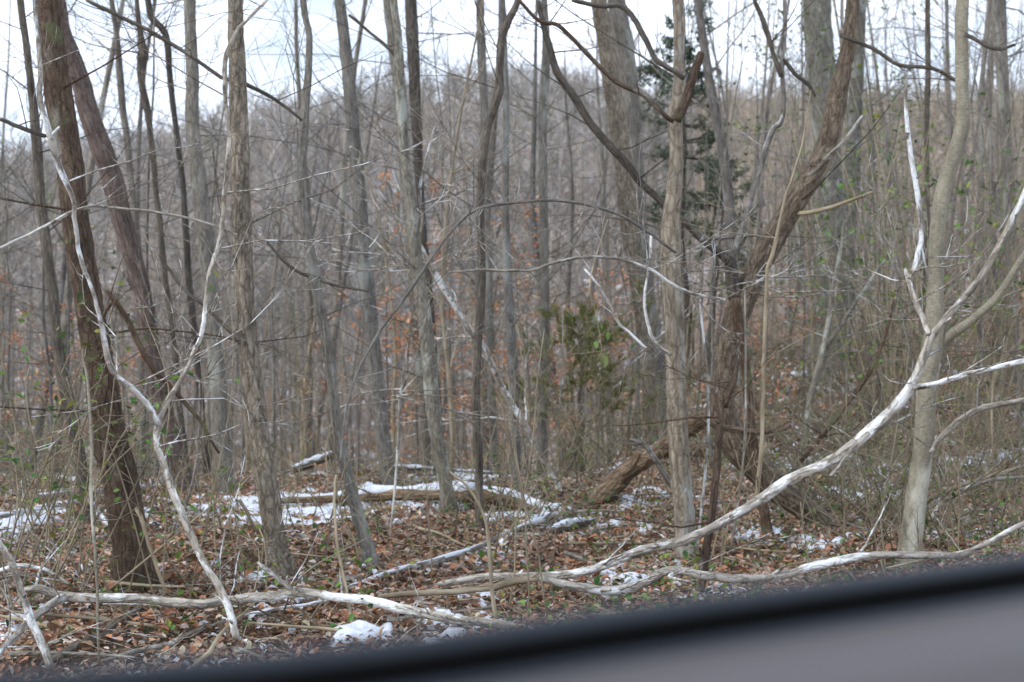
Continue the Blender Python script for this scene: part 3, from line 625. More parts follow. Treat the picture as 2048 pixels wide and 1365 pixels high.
branch('fallen_log', 'stub of log with a thick lump of snow behind the furrowed tree',
       [([(585,940,14),(610,932,17),(640,922,16),(665,908,12)], 12.8)], 'dark', cat='log', twigs=0, snow=1)
branch('fallen_log', 'thin snowy log on the crest behind the leaning grey trunk',
       [([(770,936,9),(800,936,10),(860,940,10),(920,943,9),(990,946,8)], 13.3)], 'dark', cat='log', twigs=0, snow=1)
branch('fallen_log', 'mossy log with a snowy top at right beyond the stout lichen-grey trunk',
       [([(1560,804,10),(1610,808,16),(1660,815,15),(1720,818,14),(1770,822,10)], 18.0)], 'brown', cat='log', twigs=0, snow=.7)
branch('dead_branch', 'dark rotten branch lying in the leaves at the bottom left',
       [([(300,1214,11),(270,1236,14),(235,1260,17),(185,1293,19),(130,1322,19),(90,1342,17)], 'ground')], 'dark', twigs=1)
branch('dead_branch', 'snow-flecked stick along the car window edge at bottom left',
       [([(450,1256,8),(410,1270,9),(367,1287,10),(333,1303,12),(267,1320,10),(195,1342,8)], 'ground')], 'greywood', twigs=1, snow=.5)
branch('dead_branch', 'thin snowy stick lying at bottom left centre below the level branch',
       [([(660,1215,8),(600,1228,9),(540,1238,10),(480,1252,8)], 'ground')], 'greywood', twigs=0, snow=.9)
branch('dead_branch', 'thin tan branch lying level at right, left of the S-curved tree',
       [([(1640,1018,8),(1700,1015,9),(1760,1016,9),(1812,1018,8)], 'ground')], 'stem', twigs=2)
for lab, pts, D in [('curved grey branch bowing down to the ground at the right edge, lower of three', [(1858,1042,9),(1880,1012,10),(1905,993,10),(1950,970,9),(2000,957,8),(2060,952,6)], 8.6),
                    ('straight tan branch rising to the right edge, middle of three', [(1850,1004,9),(1916,970,9),(1960,955,9),(2000,940,8),(2070,922,7)], 8.9),
                    ('thick grey branch rising to the right edge, upper of three', [(1860,905,9),(1886,872,13),(1920,842,13),(1950,825,13),(2000,812,12),(2080,798,10)], 8.0)]:
    branch('dead_branch', lab, [(pts, D)], 'greywood' if 'grey' in lab else 'stem', twigs=5, tl=.6, lev=2)
branch('slender_sapling', 'forked thin tan stem standing up from the bottom centre', [([(900,945,4),(940,985,5),(970,1045,7),(980,1110,9),(983,1177,8),(993,1243,9)], (6.8, 6.5)), ([(985,1010,4),(975,1045,6)], (6.8, 6.8))], 'stem', cat='sapling', twigs=2)
branch('slender_sapling', 'pale stem leaning against the foot of the thick brown tree', [([(273,1018,8),(290,1060,9),(305,1115,8),(327,1190,7)], (7.1, 7.0))], 'stem', cat='sapling', twigs=1)
branch('dead_branch', 'pale bent stick in front of the furrowed tree, at left', [([(478,1000,7),(495,1030,8),(515,1065,6)], (7.2, 7.2))], 'stem', twigs=0)
branch('slender_sapling', 'yellowish briar stem rising beside the slim wavy tree', [([(672,950,4),(668,1000,6),(672,1080,6),(690,1170,7),(705,1250,7)], (6.9, 6.6))], 'stem', cat='sapling', twigs=3)
branch('slender_sapling', 'olive stem rising from the leaves left of the thick brown tree', [([(165,700,4),(178,800,6),(182,900,7),(184,1000,6),(190,1100,6),(197,1330,5)], (6.6, 6.0))], 'smooth', cat='sapling', twigs=6, tl=.5, lev=2)

# bushy twigs spreading from the fork of the bent tree
def twig_spray(label, px, py, D, dirs, n=3, L0=.9, mat='greywood'):
    p = at(px, py, D); o = np.array([p[0], p[1], float(H(p[0], p[1]))]); a = Acc()
    g0 = np.array([p[0] + rng.normal(0, .1), p[1], o[2] - .05])
    S, R = smooth_path([g0, (g0 + p) / 2 + rng.normal(0, .06, 3), p], [.009, .008, .007], 5); s = Acc(); s.tube(S, R, 6)
    for d in dirs:
        for _ in range(n): grow(a, p + rng.normal(0, .03, 3), nrm(np.array(d, float) + rng.normal(0, .22, 3)), L0 * rng.uniform(.6, 1.3), .006, 2, .02, (3, 5), .55, .7, .13)
    r = empty('bare_shrub', o); tag(r, label, 'shrub'); obj('stem', s.mesh('stem', M[mat], origin=o), r); tag(obj('twig', a.mesh('twig', M[mat], origin=o), r), kind='stuff')
twig_spray('fine grey twigs spreading sideways at the fork of the bent tree', 1490, 575, 8.8, [(1, -.1, .15), (-1, -.1, .1), (.9, .1, -.05)], 2, 1.1)
twig_spray('bare white-twigged shrub hanging between the peeling and the bent tree', 1400, 600, 8.9, [(.3, 0, -1), (-.5, 0, -.7), (.8, 0, .5), (.2, 0, 1)], 2, .6, 'white')
twig_spray('bare bush of fine grey twigs behind the S-curved tree', 1800, 620, 9.5, [(.6, 0, .6), (-.8, 0, .4), (.1, 0, 1), (1, 0, -.1)], 3, .9)
twig_spray('bare bush of fine twigs right of the thick brown tree', 400, 760, 9.5, [(.8, 0, .3), (.5, 0, .9), (-.5, 0, .8)], 3, .8)
twig_spray('bare low bush of drooping twigs left of the crooked centre tree', 800, 790, 9.3, [(.9, 0, .2), (-.9, 0, .0), (.3, 0, .8)], 3, .8)
twig_spray('bare bush of fine twigs by the right edge', 1990, 700, 9.6, [(.6, 0, .6), (-.8, 0, .4), (.1, 0, 1), (-.7, 0, -.2)], 3, .9, 'stem')

# ------------------------------------------------------------------ procedural woods
def proto_tree(h, r, nl, lev=2, lean=.05, f0=.35, limb=.28):
    n = 10; P = [np.zeros(3) - [0, 0, .3]]; d = np.array([rng.normal(0, lean), rng.normal(0, lean), 1.0])
    for i in range(n): d = nrm(d + rng.normal(0, .05, 3) + [0, 0, .08]); P.append(P[-1] + d * (h + .3) / n)
    R = r * np.linspace(1.1, .12, n + 1) ** .85; S, SR = smooth_path(P, R, 2)
    a = Acc(); a.tube(S, SR, 8, knot=.05); c = Acc()
    for k in range(nl):
        f = rng.uniform(f0, .99); i = int(f * (len(S) - 1)); az = rng.uniform(0, 6.283)
        e = rng.uniform(.1, 1.0)
        grow(c, S[i], nrm(np.array([math.cos(az), math.sin(az), e])), h * limb * (1.25 - f) * rng.uniform(.6, 1.4) + .4, SR[i] * rng.uniform(.16, .3), lev, .12, (4, 7), .5, .8, .13, rmin=.0035)
    return a, c
# far wood on the opposite hillside: too many and too small to count
def far_wood(n=3350):
    protos = []
    for _ in range(9):
        h = rng.uniform(8, 13); a = Acc()
        P = np.array([[0, 0, -1], [rng.normal(0, .2), rng.normal(0, .2), h * .5], [rng.normal(0, .5), rng.normal(0, .5), h]])
        a.tube(P, [.2, .13, .03], 4)
        for k in range(17):
            f = rng.uniform(.3, 1); p = P[1] * (1 - abs(2 * f - 1)) + (P[2] if f > .5 else P[0]) * abs(2 * f - 1)
            az = rng.uniform(0, 6.283); d = nrm(np.array([math.cos(az), math.sin(az), rng.uniform(.3, 1.4)])); L1 = h * rng.uniform(.12, .3)
            q = p + d * L1; a.spike([p, p + d * L1 * .5 + rng.normal(0, .15, 3), q], [.07, .05, 0])
            for _ in range(3):
                s = p + d * L1 * rng.uniform(.3, 1); a.spike([s, s + nrm(d + rng.normal(0, .6, 3)) * L1 * rng.uniform(.3, .7)], [.036, 0])
        protos.append(a.arrays())
    Vs, Qs, Ts, Cs = [], [], [], []; off = 0
    for i in range(n):
        y = 62 + 400 * rng.random() ** 1.0; u = rng.uniform(-.42, .42) if rng.random() < .87 else rng.choice([-1, 1]) * rng.uniform(.42, .62); x = u * y
        if i < 1100: y = 445 + rng.uniform(-12, 25); x = u * y
        if u > .1 and y < 130: y = rng.uniform(130, 440); x = u * y
        z = float(H(x, y)); V, Q, T, K, C = protos[rng.integers(9)]
        s = rng.uniform(.75, 1.2) if y < 330 else rng.uniform(.62, .82); t = rng.uniform(0, 6.283); c, sn = math.cos(t) * s, math.sin(t) * s
        Vs.append(np.stack([V[:, 0] * c - V[:, 1] * sn + x, V[:, 0] * sn + V[:, 1] * c + y, V[:, 2] * s + z], -1))
        Qs.append(Q + off); Ts.append(T + off); off += len(V)
        g = rng.uniform(.8, 1.25); w = rng.normal(0, .012)
        base = np.array([.30, .275, .25]) * g + [w, 0, -w]
        if u > .13: base = base * [1.12, 1.05, .9]  # sunlit warmth of the right-hand slope tinted into the tree colour
        if rng.random() < .05: base = np.array([.16, .17, .10])
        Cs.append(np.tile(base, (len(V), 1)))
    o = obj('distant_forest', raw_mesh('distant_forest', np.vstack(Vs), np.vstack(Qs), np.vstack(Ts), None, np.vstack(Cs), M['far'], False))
    tag(o, 'grey mass of bare winter trees covering the far hillside', 'forest', None, 'stuff')
far_wood()

def beside(x, y):
    px = 1024 + F * x / y; q = min(LAND, key=lambda l: abs(l[0] - px)); return ('left' if px < q[0] else 'right') + ' of the ' + q[1]
def instance(proto, name, loc, rz, s, label, cat, group):
    r = empty(name, loc); r.rotation_euler = (0, 0, rz); r.scale = (s, s, s); tag(r, label, cat, group)
    for nm, me in proto:
        o = bpy.data.objects.new(nm, me); COL.objects.link(o); o.parent = r
        if nm in ('twig', 'foliage'): o['kind'] = 'stuff'
    return r
mids = []
for k in range(12):
    a, c = proto_tree(rng.uniform(10, 15), rng.uniform(.06, .13), 13 + k % 3 * 3)
    mids.append([('trunk', a.mesh('trunk', M['mid'])), ('crown', c.mesh('crown', M['mid']))])
def scatter(n, px0, px1, d0, d1, pw=1.0):
    out = []
    while len(out) < n:
        px = rng.uniform(px0, px1); D = d0 + (d1 - d0) * rng.random() ** pw; x = (px - 1024) / F * D
        out.append((x, D, float(H(x, D))))
    return out
for x, y, z in scatter(30, -350, 2400, 16.5, 36):
    instance(mids[rng.integers(12)], 'bare_tree', (x, y, z), rng.uniform(0, 6.28), rng.uniform(.5, .95), 'slender bare tree beyond the crest, ' + beside(x, y), 'tree', 'bare trees in the wood beyond the crest')
for x, y, z in scatter(44, -400, 2450, 36, 85):
    instance(mids[rng.integers(12)], 'bare_tree', (x, y, z), rng.uniform(0, 6.28), rng.uniform(.8, 1.25), 'tall bare tree deep in the valley, ' + beside(x, y), 'tree', 'bare trees deep in the valley')
# thin saplings: the curtain of upright stems
def sapling_proto(h, r, twigs_c=10):
    n = 9; P = [np.array([0, 0, -.15])]; d = np.array([rng.normal(0, .06), rng.normal(0, .06), 1.0])
    for i in range(n): d = nrm(d + rng.normal(0, .06, 3) + [0, 0, .1]); P.append(P[-1] + d * (h + .15) / n)
    R = r * np.linspace(1.1, .15, n + 1); a = Acc(); a.tube(P, R, 5, knot=.05); c = Acc()
    for k in range(twigs_c):
        i = rng.integers(2, n); az = rng.uniform(0, 6.283)
        grow(c, P[i], nrm(np.array([math.cos(az), math.sin(az), rng.uniform(.2, 1.1)])), h * rng.uniform(.08, .22), R[i] * .5, 1, .08, (2, 5), .5, .8, .15, rmin=.0025)
    return a, c
saps = []
for k in range(10):
    a, c = sapling_proto(rng.uniform(2.6, 5), rng.uniform(.010, .024)); m = 'stem' if k % 3 == 0 else ('mid' if k % 3 == 1 else 'grey')
    saps.append([('stem', a.mesh('stem', M[m])), ('twig', c.mesh('twig', M[m]))])
for x, y, z in scatter(265, -180, 2230, 11.5, 27, .8):
    instance(saps[rng.integers(10)], 'sapling', (x, y, z), rng.uniform(0, 6.28), rng.uniform(.6, 1.15), 'thin sapling in the stem curtain, ' + beside(x, y), 'sapling', 'saplings in the thicket')
def thicket(n=620):
    protos = []
    for _ in range(8):
        a, c = sapling_proto(rng.uniform(3.5, 8), rng.uniform(.012, .035), 4); A = a.arrays(); B = c.arrays()
        protos.append((np.vstack([A[0], B[0]]), np.vstack([A[1], B[1] + len(A[0])]), np.vstack([A[2], B[2] + len(A[0])])))
    Vs, Qs, Ts, Cs = [], [], [], []; off = 0
    for x, y, z in scatter(n, -400, 2450, 20, 60):
        V, Q, T = protos[rng.integers(8)]; s = rng.uniform(.6, 1.2); t = rng.uniform(0, 6.283); c, sn = math.cos(t) * s, math.sin(t) * s
        Vs.append(np.stack([V[:, 0] * c - V[:, 1] * sn + x, V[:, 0] * sn + V[:, 1] * c + y, V[:, 2] * s + z], -1)); Qs.append(Q + off); Ts.append(T + off); off += len(V)
        Cs.append(np.tile(np.array([.21, .185, .16]) * rng.uniform(.7, 1.4), (len(V), 1)))
    o = obj('thicket', raw_mesh('thicket', np.vstack(Vs), np.vstack(Qs), np.vstack(Ts), None, np.vstack(Cs), M['far'], False))
    tag(o, 'hazy mass of thin stems filling the slope between the larger trunks', 'thicket', None, 'stuff')
thicket()

# beech saplings holding orange leaves
ORANGE = ((.56, .27, .13), (.48, .21, .10), (.60, .35, .20), (.44, .19, .10), (.62, .42, .27))
def beech_proto(h, nb):
    n = 9; P = [np.array([0, 0, -.15])]; d = np.array([0, 0, 1.0])
    for i in range(n): d = nrm(d + rng.normal(0, .05, 3) + [0, 0, .1]); P.append(P[-1] + d * (h + .15) / n)
    R = .022 * np.linspace(1.1, .15, n + 1); a = Acc(); a.tube(P, R, 5); c = Acc(); tips = []
    for k in range(nb):
        i = rng.integers(2, n); az = rng.uniform(0, 6.283)
        grow(c, P[i], nrm(np.array([math.cos(az), math.sin(az), rng.uniform(-.05, .4)])), h * rng.uniform(.12, .28), R[i] * .5, 2, .0, (2, 4), .55, .8, .12, tips=tips, rmin=.002)
    cc = []
    for p, _ in tips:
        if rng.random() < .65: cc += [p + rng.normal(0, .05, 3) for _ in range(rng.integers(1, 4))]
    l = Acc(); leafset(l, cc, np.full(len(cc), .07), pick(ORANGE, len(cc), .2), .6, .3)
    return [('stem', a.mesh('stem', M['grey'])), ('twig', c.mesh('twig', M['grey'])), ('foliage', l.mesh('foliage', M['beech'], False, None, True))]
beeches = [beech_proto(rng.uniform(3.2, 5.0), 16) for _ in range(5)]
BE = [(880,13.2),(905,14.5),(960,15.5),(845,16),(1000,14.2),(1060,17),(930,18),(790,17.5),(1150,18),(1210,17),(1270,18.5),(720,19),(1110,20),(870,20),
      (70,15),(130,17),(200,18.5),(30,19),(1545,14.5),(1500,13.5),(1930,15),(2010,17),(1880,18.5),(2080,14.5),(1960,21),(620,21),(300,20)]
for i, (px, D) in enumerate(BE):
    x = (px - 1024) / F * D; z = float(H(x, D))
    g = 'centre' if 600 < px < 1300 else ('left' if px < 600 else 'right')
    lab = {'centre': 'young beech holding orange leaves at the centre', 'left': 'young beech with sparse orange leaves behind the trunks at left', 'right': 'young beech with orange leaves on the slope at right'}[g]
    instance(beeches[i % 5], 'beech_sapling', (x, D, z), rng.uniform(0, 6.28), rng.uniform(.75, 1.1) * ((.76 if g == 'centre' else .6) if z < -.3 else .5), lab.replace(' at the centre','').replace(' behind the trunks at left','').replace(' on the slope at right','') + ', ' + beside(x, D), 'beech sapling', 'young beeches at the ' + g)

# evergreens
def evergreen(name, label, px, D, ztop, wid, dens, size, pal, z0=.25, upness=.5, cat='evergreen', slim=.8):
    x = (px - 1024) / F * D; z = float(H(x, D)); h = ztop - z; o = np.array([x, D, z])
    P = [o - [0, 0, .2]]
    for i in range(8): P.append(o + [rng.normal(0, .04), rng.normal(0, .04), h * (i + 1) / 8])
    R = np.linspace(.016 * h + .01, .008, 9); S, SR = smooth_path(P, R, 3); a = Acc(); a.tube(S, SR, 9, knot=.05); c = Acc(); tips = []
    for k in range(dens):
        f = rng.uniform(z0, .99); i = int(f * (len(S) - 1)); az = rng.uniform(0, 6.283)
        grow(c, S[i], nrm(np.array([math.cos(az), math.sin(az), upness * rng.uniform(-.3, 1.4)])), wid * (1.1 - slim * f) * rng.uniform(.4, 1.2), SR[i] * .35, 2, .03, (3, 5), .5, .8, .15, tips=tips, rmin=.002)
    cc = []
    for p, d in tips: cc += [p - d * rng.uniform(0, size * 3) + rng.normal(0, size * .6, 3) for _ in range(4)]
    l = Acc(); leafset(l, cc, np.full(len(cc), size), pick(pal, len(cc), .3), .8)
    r = empty(name, o); tag(r, label, cat); obj('trunk', a.mesh('trunk', M['dark'], origin=o), r); obj('branch', c.mesh('branch', M['dark'], origin=o), r)
    tag(obj('crown', l.mesh('crown', M['leaf'], False, o, True), r), kind='stuff')
evergreen('evergreen_tree', 'dark green narrow evergreen behind the peeling tree, upper right of centre', 1365, 22, 6.4, 1.7, 62, .05, ((.085, .125, .08), (.10, .14, .09), (.12, .15, .10)), .45, .15)
evergreen('evergreen_tree', 'dark green bushy evergreen low between the peeling tree and the bent tree', 1425, 21, 3.7, 1.3, 36, .045, ((.09, .125, .08), (.11, .14, .09)), .45, .2)
def cedar():
    px, D = 1158, 13.6; x = (px - 1024) / F * D; z = float(H(x, D)); o = np.array([x, D, z]); a = Acc(); c = Acc(); n_ = Acc(); tips = []
    top = at(px, 625, D)[2]; h = top - z
    P = np.array([o + [rng.normal(0, .02), rng.normal(0, .02), h * t] for t in np.linspace(-.05, 1, 9)]); R = np.linspace(.03, .005, 9); a.tube(P, R, 8)
    for k in range(30):
        f = rng.uniform(.3, .98); i = int(f * 8); az = rng.uniform(0, 6.283)
        grow(c, P[i], nrm(np.array([math.cos(az), math.sin(az), rng.uniform(.3, 1)])), 1.15 * (1.2 - f * .8) * rng.uniform(.6, 1.2), .006, 2, .05, (3, 4), .5, .6, .12, tips=tips, rmin=.0015)
    for p, d in tips:
        for _ in range(7):
            q = p - d * rng.uniform(0, .12) + rng.normal(0, .01, 3); e = nrm(d + rng.normal(0, .4, 3)); g = np.array([.18, .195, .085]) * rng.uniform(.6, 1.5) * [rng.uniform(.8, 1.3), 1, .8]
            n_.spike([q, q + e * rng.uniform(.04, .09)], [.005, 0], g)
    r = empty('cedar_sapling', o); tag(r, 'feathery olive-green cedar sapling in the middle of the thicket', 'cedar')
    obj('trunk', a.mesh('trunk', M['dark'], origin=o), r); obj('branch', c.mesh('branch', M['stem'], origin=o), r); tag(obj('crown', n_.mesh('crown', M['leaf'], False, o, True), r), kind='stuff')
cedar()
# green-leaved briars and vines
GREEN = ((.11, .22, .05), (.07, .15, .04), (.16, .26, .06), (.22, .25, .05))
def briar(label, px, py0, py1, D, n=14, size=.045, leafy=.8, spread=.5, name='briar'):
    foot = at(px, py1, D); x, y = foot[0], foot[1]; z = float(H(x, y)); o = np.array([x, y, z]); a = Acc(); cc = []
    topz = at(px, py0, D)[2]
    for k in range(n):
        p = o + [rng.normal(0, .12), rng.normal(0, .12), -.03]; h = (topz - z) * rng.uniform(.5, 1.0); q = p + np.array([rng.normal(0, spread), rng.normal(0, spread * .6), h])
        mid_ = (p + q) / 2 + np.array([rng.normal(0, .12), rng.normal(0, .12), h * .15]); S, R = smooth_path([p, mid_, q], [.005, .004, .002], 5); a.tube(S, R, 4)
        for _ in range(3):
            i = rng.integers(3, len(S)); e = S[i] + rng.normal(0, .13, 3); a.spike([S[i], (S[i] + e) / 2 + rng.normal(0, .02, 3), e], [.003, .002, 0])
            if rng.random() < leafy: cc += [e + rng.normal(0, .04, 3) for _ in range(rng.integers(1, 4))]
        if rng.random() < leafy: cc += [S[rng.integers(2, len(S))] + rng.normal(0, .04, 3) for _ in range(3)]
    r = empty(name, o); tag(r, label, 'briar'); obj('stem', a.mesh('stem', M['stem'], origin=o), r)
    if cc: l = Acc(); leafset(l, cc, np.full(len(cc), size), pick(GREEN, len(cc), .25), .6); tag(obj('foliage', l.mesh('foliage', M['leaf'], False, o, True), r), kind='stuff')
briar('green-leaved briar clump at the left edge', 30, 580, 1150, 7.0, 14)
briar('green-leaved briar between the left edge and the thick brown tree', 120, 640, 1150, 7.2, 10)
briar('green-leaved briar climbing in front of the reddish leaning trunk', 265, 520, 1140, 7.3, 7, .045, .7, .2)
briar('leafy briar at the foot of the furrowed tree, its left side', 480, 900, 1170, 7.4, 5)
briar('leafy green briar right of the furrowed tree', 610, 1020, 1200, 6.9, 4)
briar('tangle of briar with few leaves right of the stout lichen trunk', 1760, 500, 880, 13.5, 26, .05, .6, .8)
briar('tangle of briar with yellow-green leaves near the right edge', 1960, 480, 900, 12.5, 26, .05, .6, .8)
briar('low briar tangle under the three right-edge branches', 1960, 850, 1090, 8.4, 16, .035, .6, .4)
briar('low leafy briar left of the foot of the S-curved tree', 1740, 880, 1060, 8.8, 14, .03, .7, .4)
briar('low briar tangle behind the bleached bough at right centre', 1620, 860, 980, 10.2, 16, .035, .6, .5)
briar('low leafy briar beside the rotten slanting log', 1120, 930, 1050, 10.0, 10, .035, .7, .4)
briar('low leafy tangle behind the upright peeling tree', 1300, 940, 1060, 9.6, 9, .03, .6, .3)
for lab_, px_, py_, D_, n_ in (('tall leafy vine tangle climbing beside the dull grey trunk', 1745, 130, 14.0, 18), ('tall leafy vine tangle left of the S-curved tree', 1800, 60, 13.0, 16), ('tall leafy vine tangle right of the S-curved tree', 1985, 150, 14.5, 20)):
    briar(lab_, px_, py_, 900, D_, n_ * 2, .065, 1.0, .7, 'vine_tangle')
def hanging_vine():
    a = Acc(); P = np.array([at(1180, 560, 6.8), at(1190, 620, 6.8), at(1198, 660, 6.8), at(1207, 730, 6.8)]); root_p = at(1215, 440, 7.6)
    S, R = smooth_path(np.vstack([root_p, P]), [.003, .003, .0025, .002, .0015], 4); a.tube(S, R, 4); o = S[0].copy()
    l = Acc(); cc = [at(1207, 722, 6.8), at(1192, 690, 6.8), at(1192, 638, 6.8), at(1215, 672, 6.8), at(1270, 690, 6.85), at(1200, 655, 6.8)]
    r = empty('hanging_vine', o); tag(r, 'thin vine with hanging bright green leaves right of the cedar', 'vine'); obj('stem', a.mesh('stem', M['stem'], origin=o), r)
    for q, z_ in zip(cc, [.075, .05, .06, .06, .05, .05]):
        l = Acc(); leafset(l, [q], np.array([z_]), pick(((.15, .26, .06), (.12, .16, .04)), 1), .3, 1.2); obj('leaf', l.mesh('leaf', M['leaf'], False, o, True), r)
hanging_vine()
def undergrowth():
    a = Acc(); l = Acc(); cc = []; sz = []
    for x0, x1, d0, d1, n, hm in ((1080, 2120, 10.5, 22, 620, 1.0), (1560, 2120, 8.8, 12, 170, .7), (-60, 260, 8.5, 13, 150, .8), (300, 1080, 9, 13.2, 170, .55)):
        for x, y, z in scatter(n, x0, x1, d0, d1):
            h = hm * rng.uniform(.35, 1.5) * (1 if x / y > .1 else .8); c = np.array([.27, .235, .17]) * rng.uniform(.55, 1.35); c = c * (np.array([.85, 1, .7]) if rng.random() < .3 else 1)
            p = np.array([x, y, z - .03]); t = np.array([rng.normal(0, .45), rng.normal(0, .3), 1.0]) * h; m = p + t * .5 + rng.normal(0, .07, 3); e = p + t + np.array([t[0] * .5, 0, -h * rng.uniform(0, .35)])
            S, R = smooth_path([p, m, e], [.005, .004, .0015], 3); a.spike(S, R, c)
            for _ in range(int(rng.integers(2, 6))):
                i = int(rng.integers(2, len(S) - 1)); d = nrm(rng.normal(0, 1, 3) + [0, 0, .4]) * h * rng.uniform(.15, .4); q = S[i] + d * .5 + rng.normal(0, .02, 3); a.spike([S[i], q, S[i] + d], [.003, .0025, 0], c)
                if rng.random() < .42: cc.append(S[i] + d * rng.uniform(.5, 1)); sz.append(rng.uniform(.025, .05))
    leafset(a, np.array(cc), np.array(sz), pick(((.13, .16, .05), (.10, .13, .05), (.18, .19, .06), (.33, .22, .12), (.16, .20, .05)), len(cc), .25), .7)
    tag(obj('undergrowth', a.mesh('undergrowth', M['leaf'], False, None, True)), 'tangle of fine twigs and olive leaves over the slope', 'undergrowth', None, 'stuff')
undergrowth()
# thin foreground stems and ground sticks
st_protos = []
for k in range(6):
    a = Acc(); h = rng.uniform(.5, 1.5); P = [np.array([0, 0, -.05])]; d = np.array([rng.normal(0, .2), rng.normal(0, .2), 1])
    for i in range(6): d = nrm(d + rng.normal(0, .1, 3)); P.append(P[-1] + d * h / 6)
    a.tube(P, np.linspace(.006, .002, 7), 5)
    for _ in range(5): i = rng.integers(2, 6); grow(a, P[i], nrm(d + rng.normal(0, .6, 3)), h * .3, .003, 1, .05, (1, 3))
    st_protos.append(a.mesh('bare_stem', M['stem']))
for x, y, z in scatter(90, -20, 2080, 6.3, 13.0, .8):
    o = obj('weed', st_protos[rng.integers(6)], None, (x, y, z), rng.uniform(0, 6.28)); o.scale = (1, 1, rng.uniform(.6, 1.2))
    tag(o, 'short bare tan weed, ' + beside(x, y), 'weed', 'weeds in the leaf litter')
sk = []
for k in range(6):
    a = Acc(); h = rng.uniform(.4, 1.1); P = [np.zeros(3)]; d = np.array([1.0, 0, 0])
    for i in range(5): d = nrm(d + rng.normal(0, .12, 3) * [1, 1, .3]); P.append(P[-1] + d * h / 5)
    a.tube(P, np.linspace(.012, .005, 6), 6, knot=.1); sk.append(a.mesh('stick', M['greywood' if k % 2 else 'stem']))
for x, y, z in scatter(80, 0, 2048, 5.8, 13.0, .8):
    o = obj('stick', sk[rng.integers(6)], None, (x, y, z + .035), rng.uniform(0, 6.28)); o.rotation_euler[1] = rng.normal(0, .05)
    tag(o, 'small stick lying in leaves, ' + beside(x, y), 'stick', 'sticks in the leaf litter')

# ------------------------------------------------------------------ litter, snow, ground cover
DEAD = ((.30, .165, .10), (.35, .195, .12), (.21, .125, .08), (.38, .25, .165), (.36, .17, .09), (.44, .33, .25), (.36, .29, .23), (.13, .085, .06), (.42, .21, .115), (.52, .44, .36), (.40, .35, .30), (.16, .11, .08), (.25, .14, .085))
def noise2(x, y):
    return (np.sin(x * 2.3 + 1.1 * np.sin(y * 1.7)) + np.sin(y * 2.9 + 1.3 * np.sin(x * 2.1 + .5)) + .7 * np.sin(x * 5.3 - y * 4.1) + .5 * np.sin(x * 9.1 + y * 7.7)) / 3.2
def vnoise(x, y, sc, seed):
    g = np.random.default_rng(seed).random((256, 256)); x = np.asarray(x) / sc + 61.3; y = np.asarray(y) / sc + 17.7
    xi = np.floor(x).astype(int); yi = np.floor(y).astype(int); fx = x - xi; fy = y - yi; fx = fx * fx * (3 - 2 * fx); fy = fy * fy * (3 - 2 * fy)
    a = g[xi % 256, yi % 256]; b = g[(xi + 1) % 256, yi % 256]; c = g[xi % 256, (yi + 1) % 256]; d = g[(xi + 1) % 256, (yi + 1) % 256]
    return (a * (1 - fx) + b * fx) * (1 - fy) + (c * (1 - fx) + d * fx) * fy
def litter():
    def smp(n, y0, y1, umin=-.47, umax=.47):
        y = np.sqrt(rng.uniform(y0 * y0, y1 * y1, n)); x = rng.uniform(umin, umax, n) * y; return x, y
    x1, y1 = smp(142000, 5.0, 14.5); x2, y2 = smp(22000, 13, 24, .0, .45)
    x = np.concatenate([x1, x2]); y = np.concatenate([y1, y2]); z = H(x, y) + rng.uniform(.005, .035, len(x))
    cols = pick(DEAD, len(x), .22) * (.6 + .85 * vnoise(x, y, .7, 3))[:, None]
    dust = (vnoise(x, y, .55, 31) * .6 + vnoise(x, y, .17, 32) * .4 + .10 * sstep(9.5, 13, y) > rng.normal(.80, .14, len(x)))
    cols[dust] = np.array([.62, .63, .67]) * rng.uniform(.75, 1.15, (int(dust.sum()), 1))
    a = Acc(); leafset(a, np.stack([x, y, z], -1), np.where(y < 14, .037, .06), cols, .5, 0, .6)
    ns = 8000; ys_ = np.sqrt(rng.uniform(25, 15 ** 2, ns)); us_ = rng.uniform(-.43, .43, ns)
    for k in range(ns):
        xx, yy = us_[k] * ys_[k], ys_[k]; az = rng.uniform(0, 6.283); ln = rng.uniform(.05, .22); d = np.array([math.cos(az), math.sin(az), rng.normal(.05, .22)]) * ln
        p = np.array([xx, yy, float(H(xx, yy)) + rng.uniform(.02, .05)]); a.spike([p, p + d * .5 + rng.normal(0, .008, 3), p + d], [.0025, .002, 0], np.array([.36, .30, .22]) * rng.uniform(.4, 1.4))
    tag(obj('leaf_litter', a.mesh('leaf_litter', M['litter'], False, None, True)), 'carpet of curled brown and rust dead leaves on the forest floor', 'leaf litter', None, 'stuff')
    lm = []
    for k in range(10):
        b = Acc(); leafset(b, [np.zeros(3)], np.array([.066]), pick(DEAD, 1, .15), .3); lm.append(b.mesh('leaf', M['litter'], False, None, True))
    n = 0
    while n < 300:
        px = rng.uniform(60, 2040); py = rng.uniform(1090, 1330)
        if py > 1357 - .12 * px - 12: continue
        D = ghit(px, py); p = at(px, py, D)
        o = obj('leaf', lm[rng.integers(10)], ground, (p[0], p[1], float(H(p[0], p[1])) + .045), rng.uniform(0, 6.28)); o.scale = (rng.uniform(.7, 1.2),) * 3; n += 1
litter()
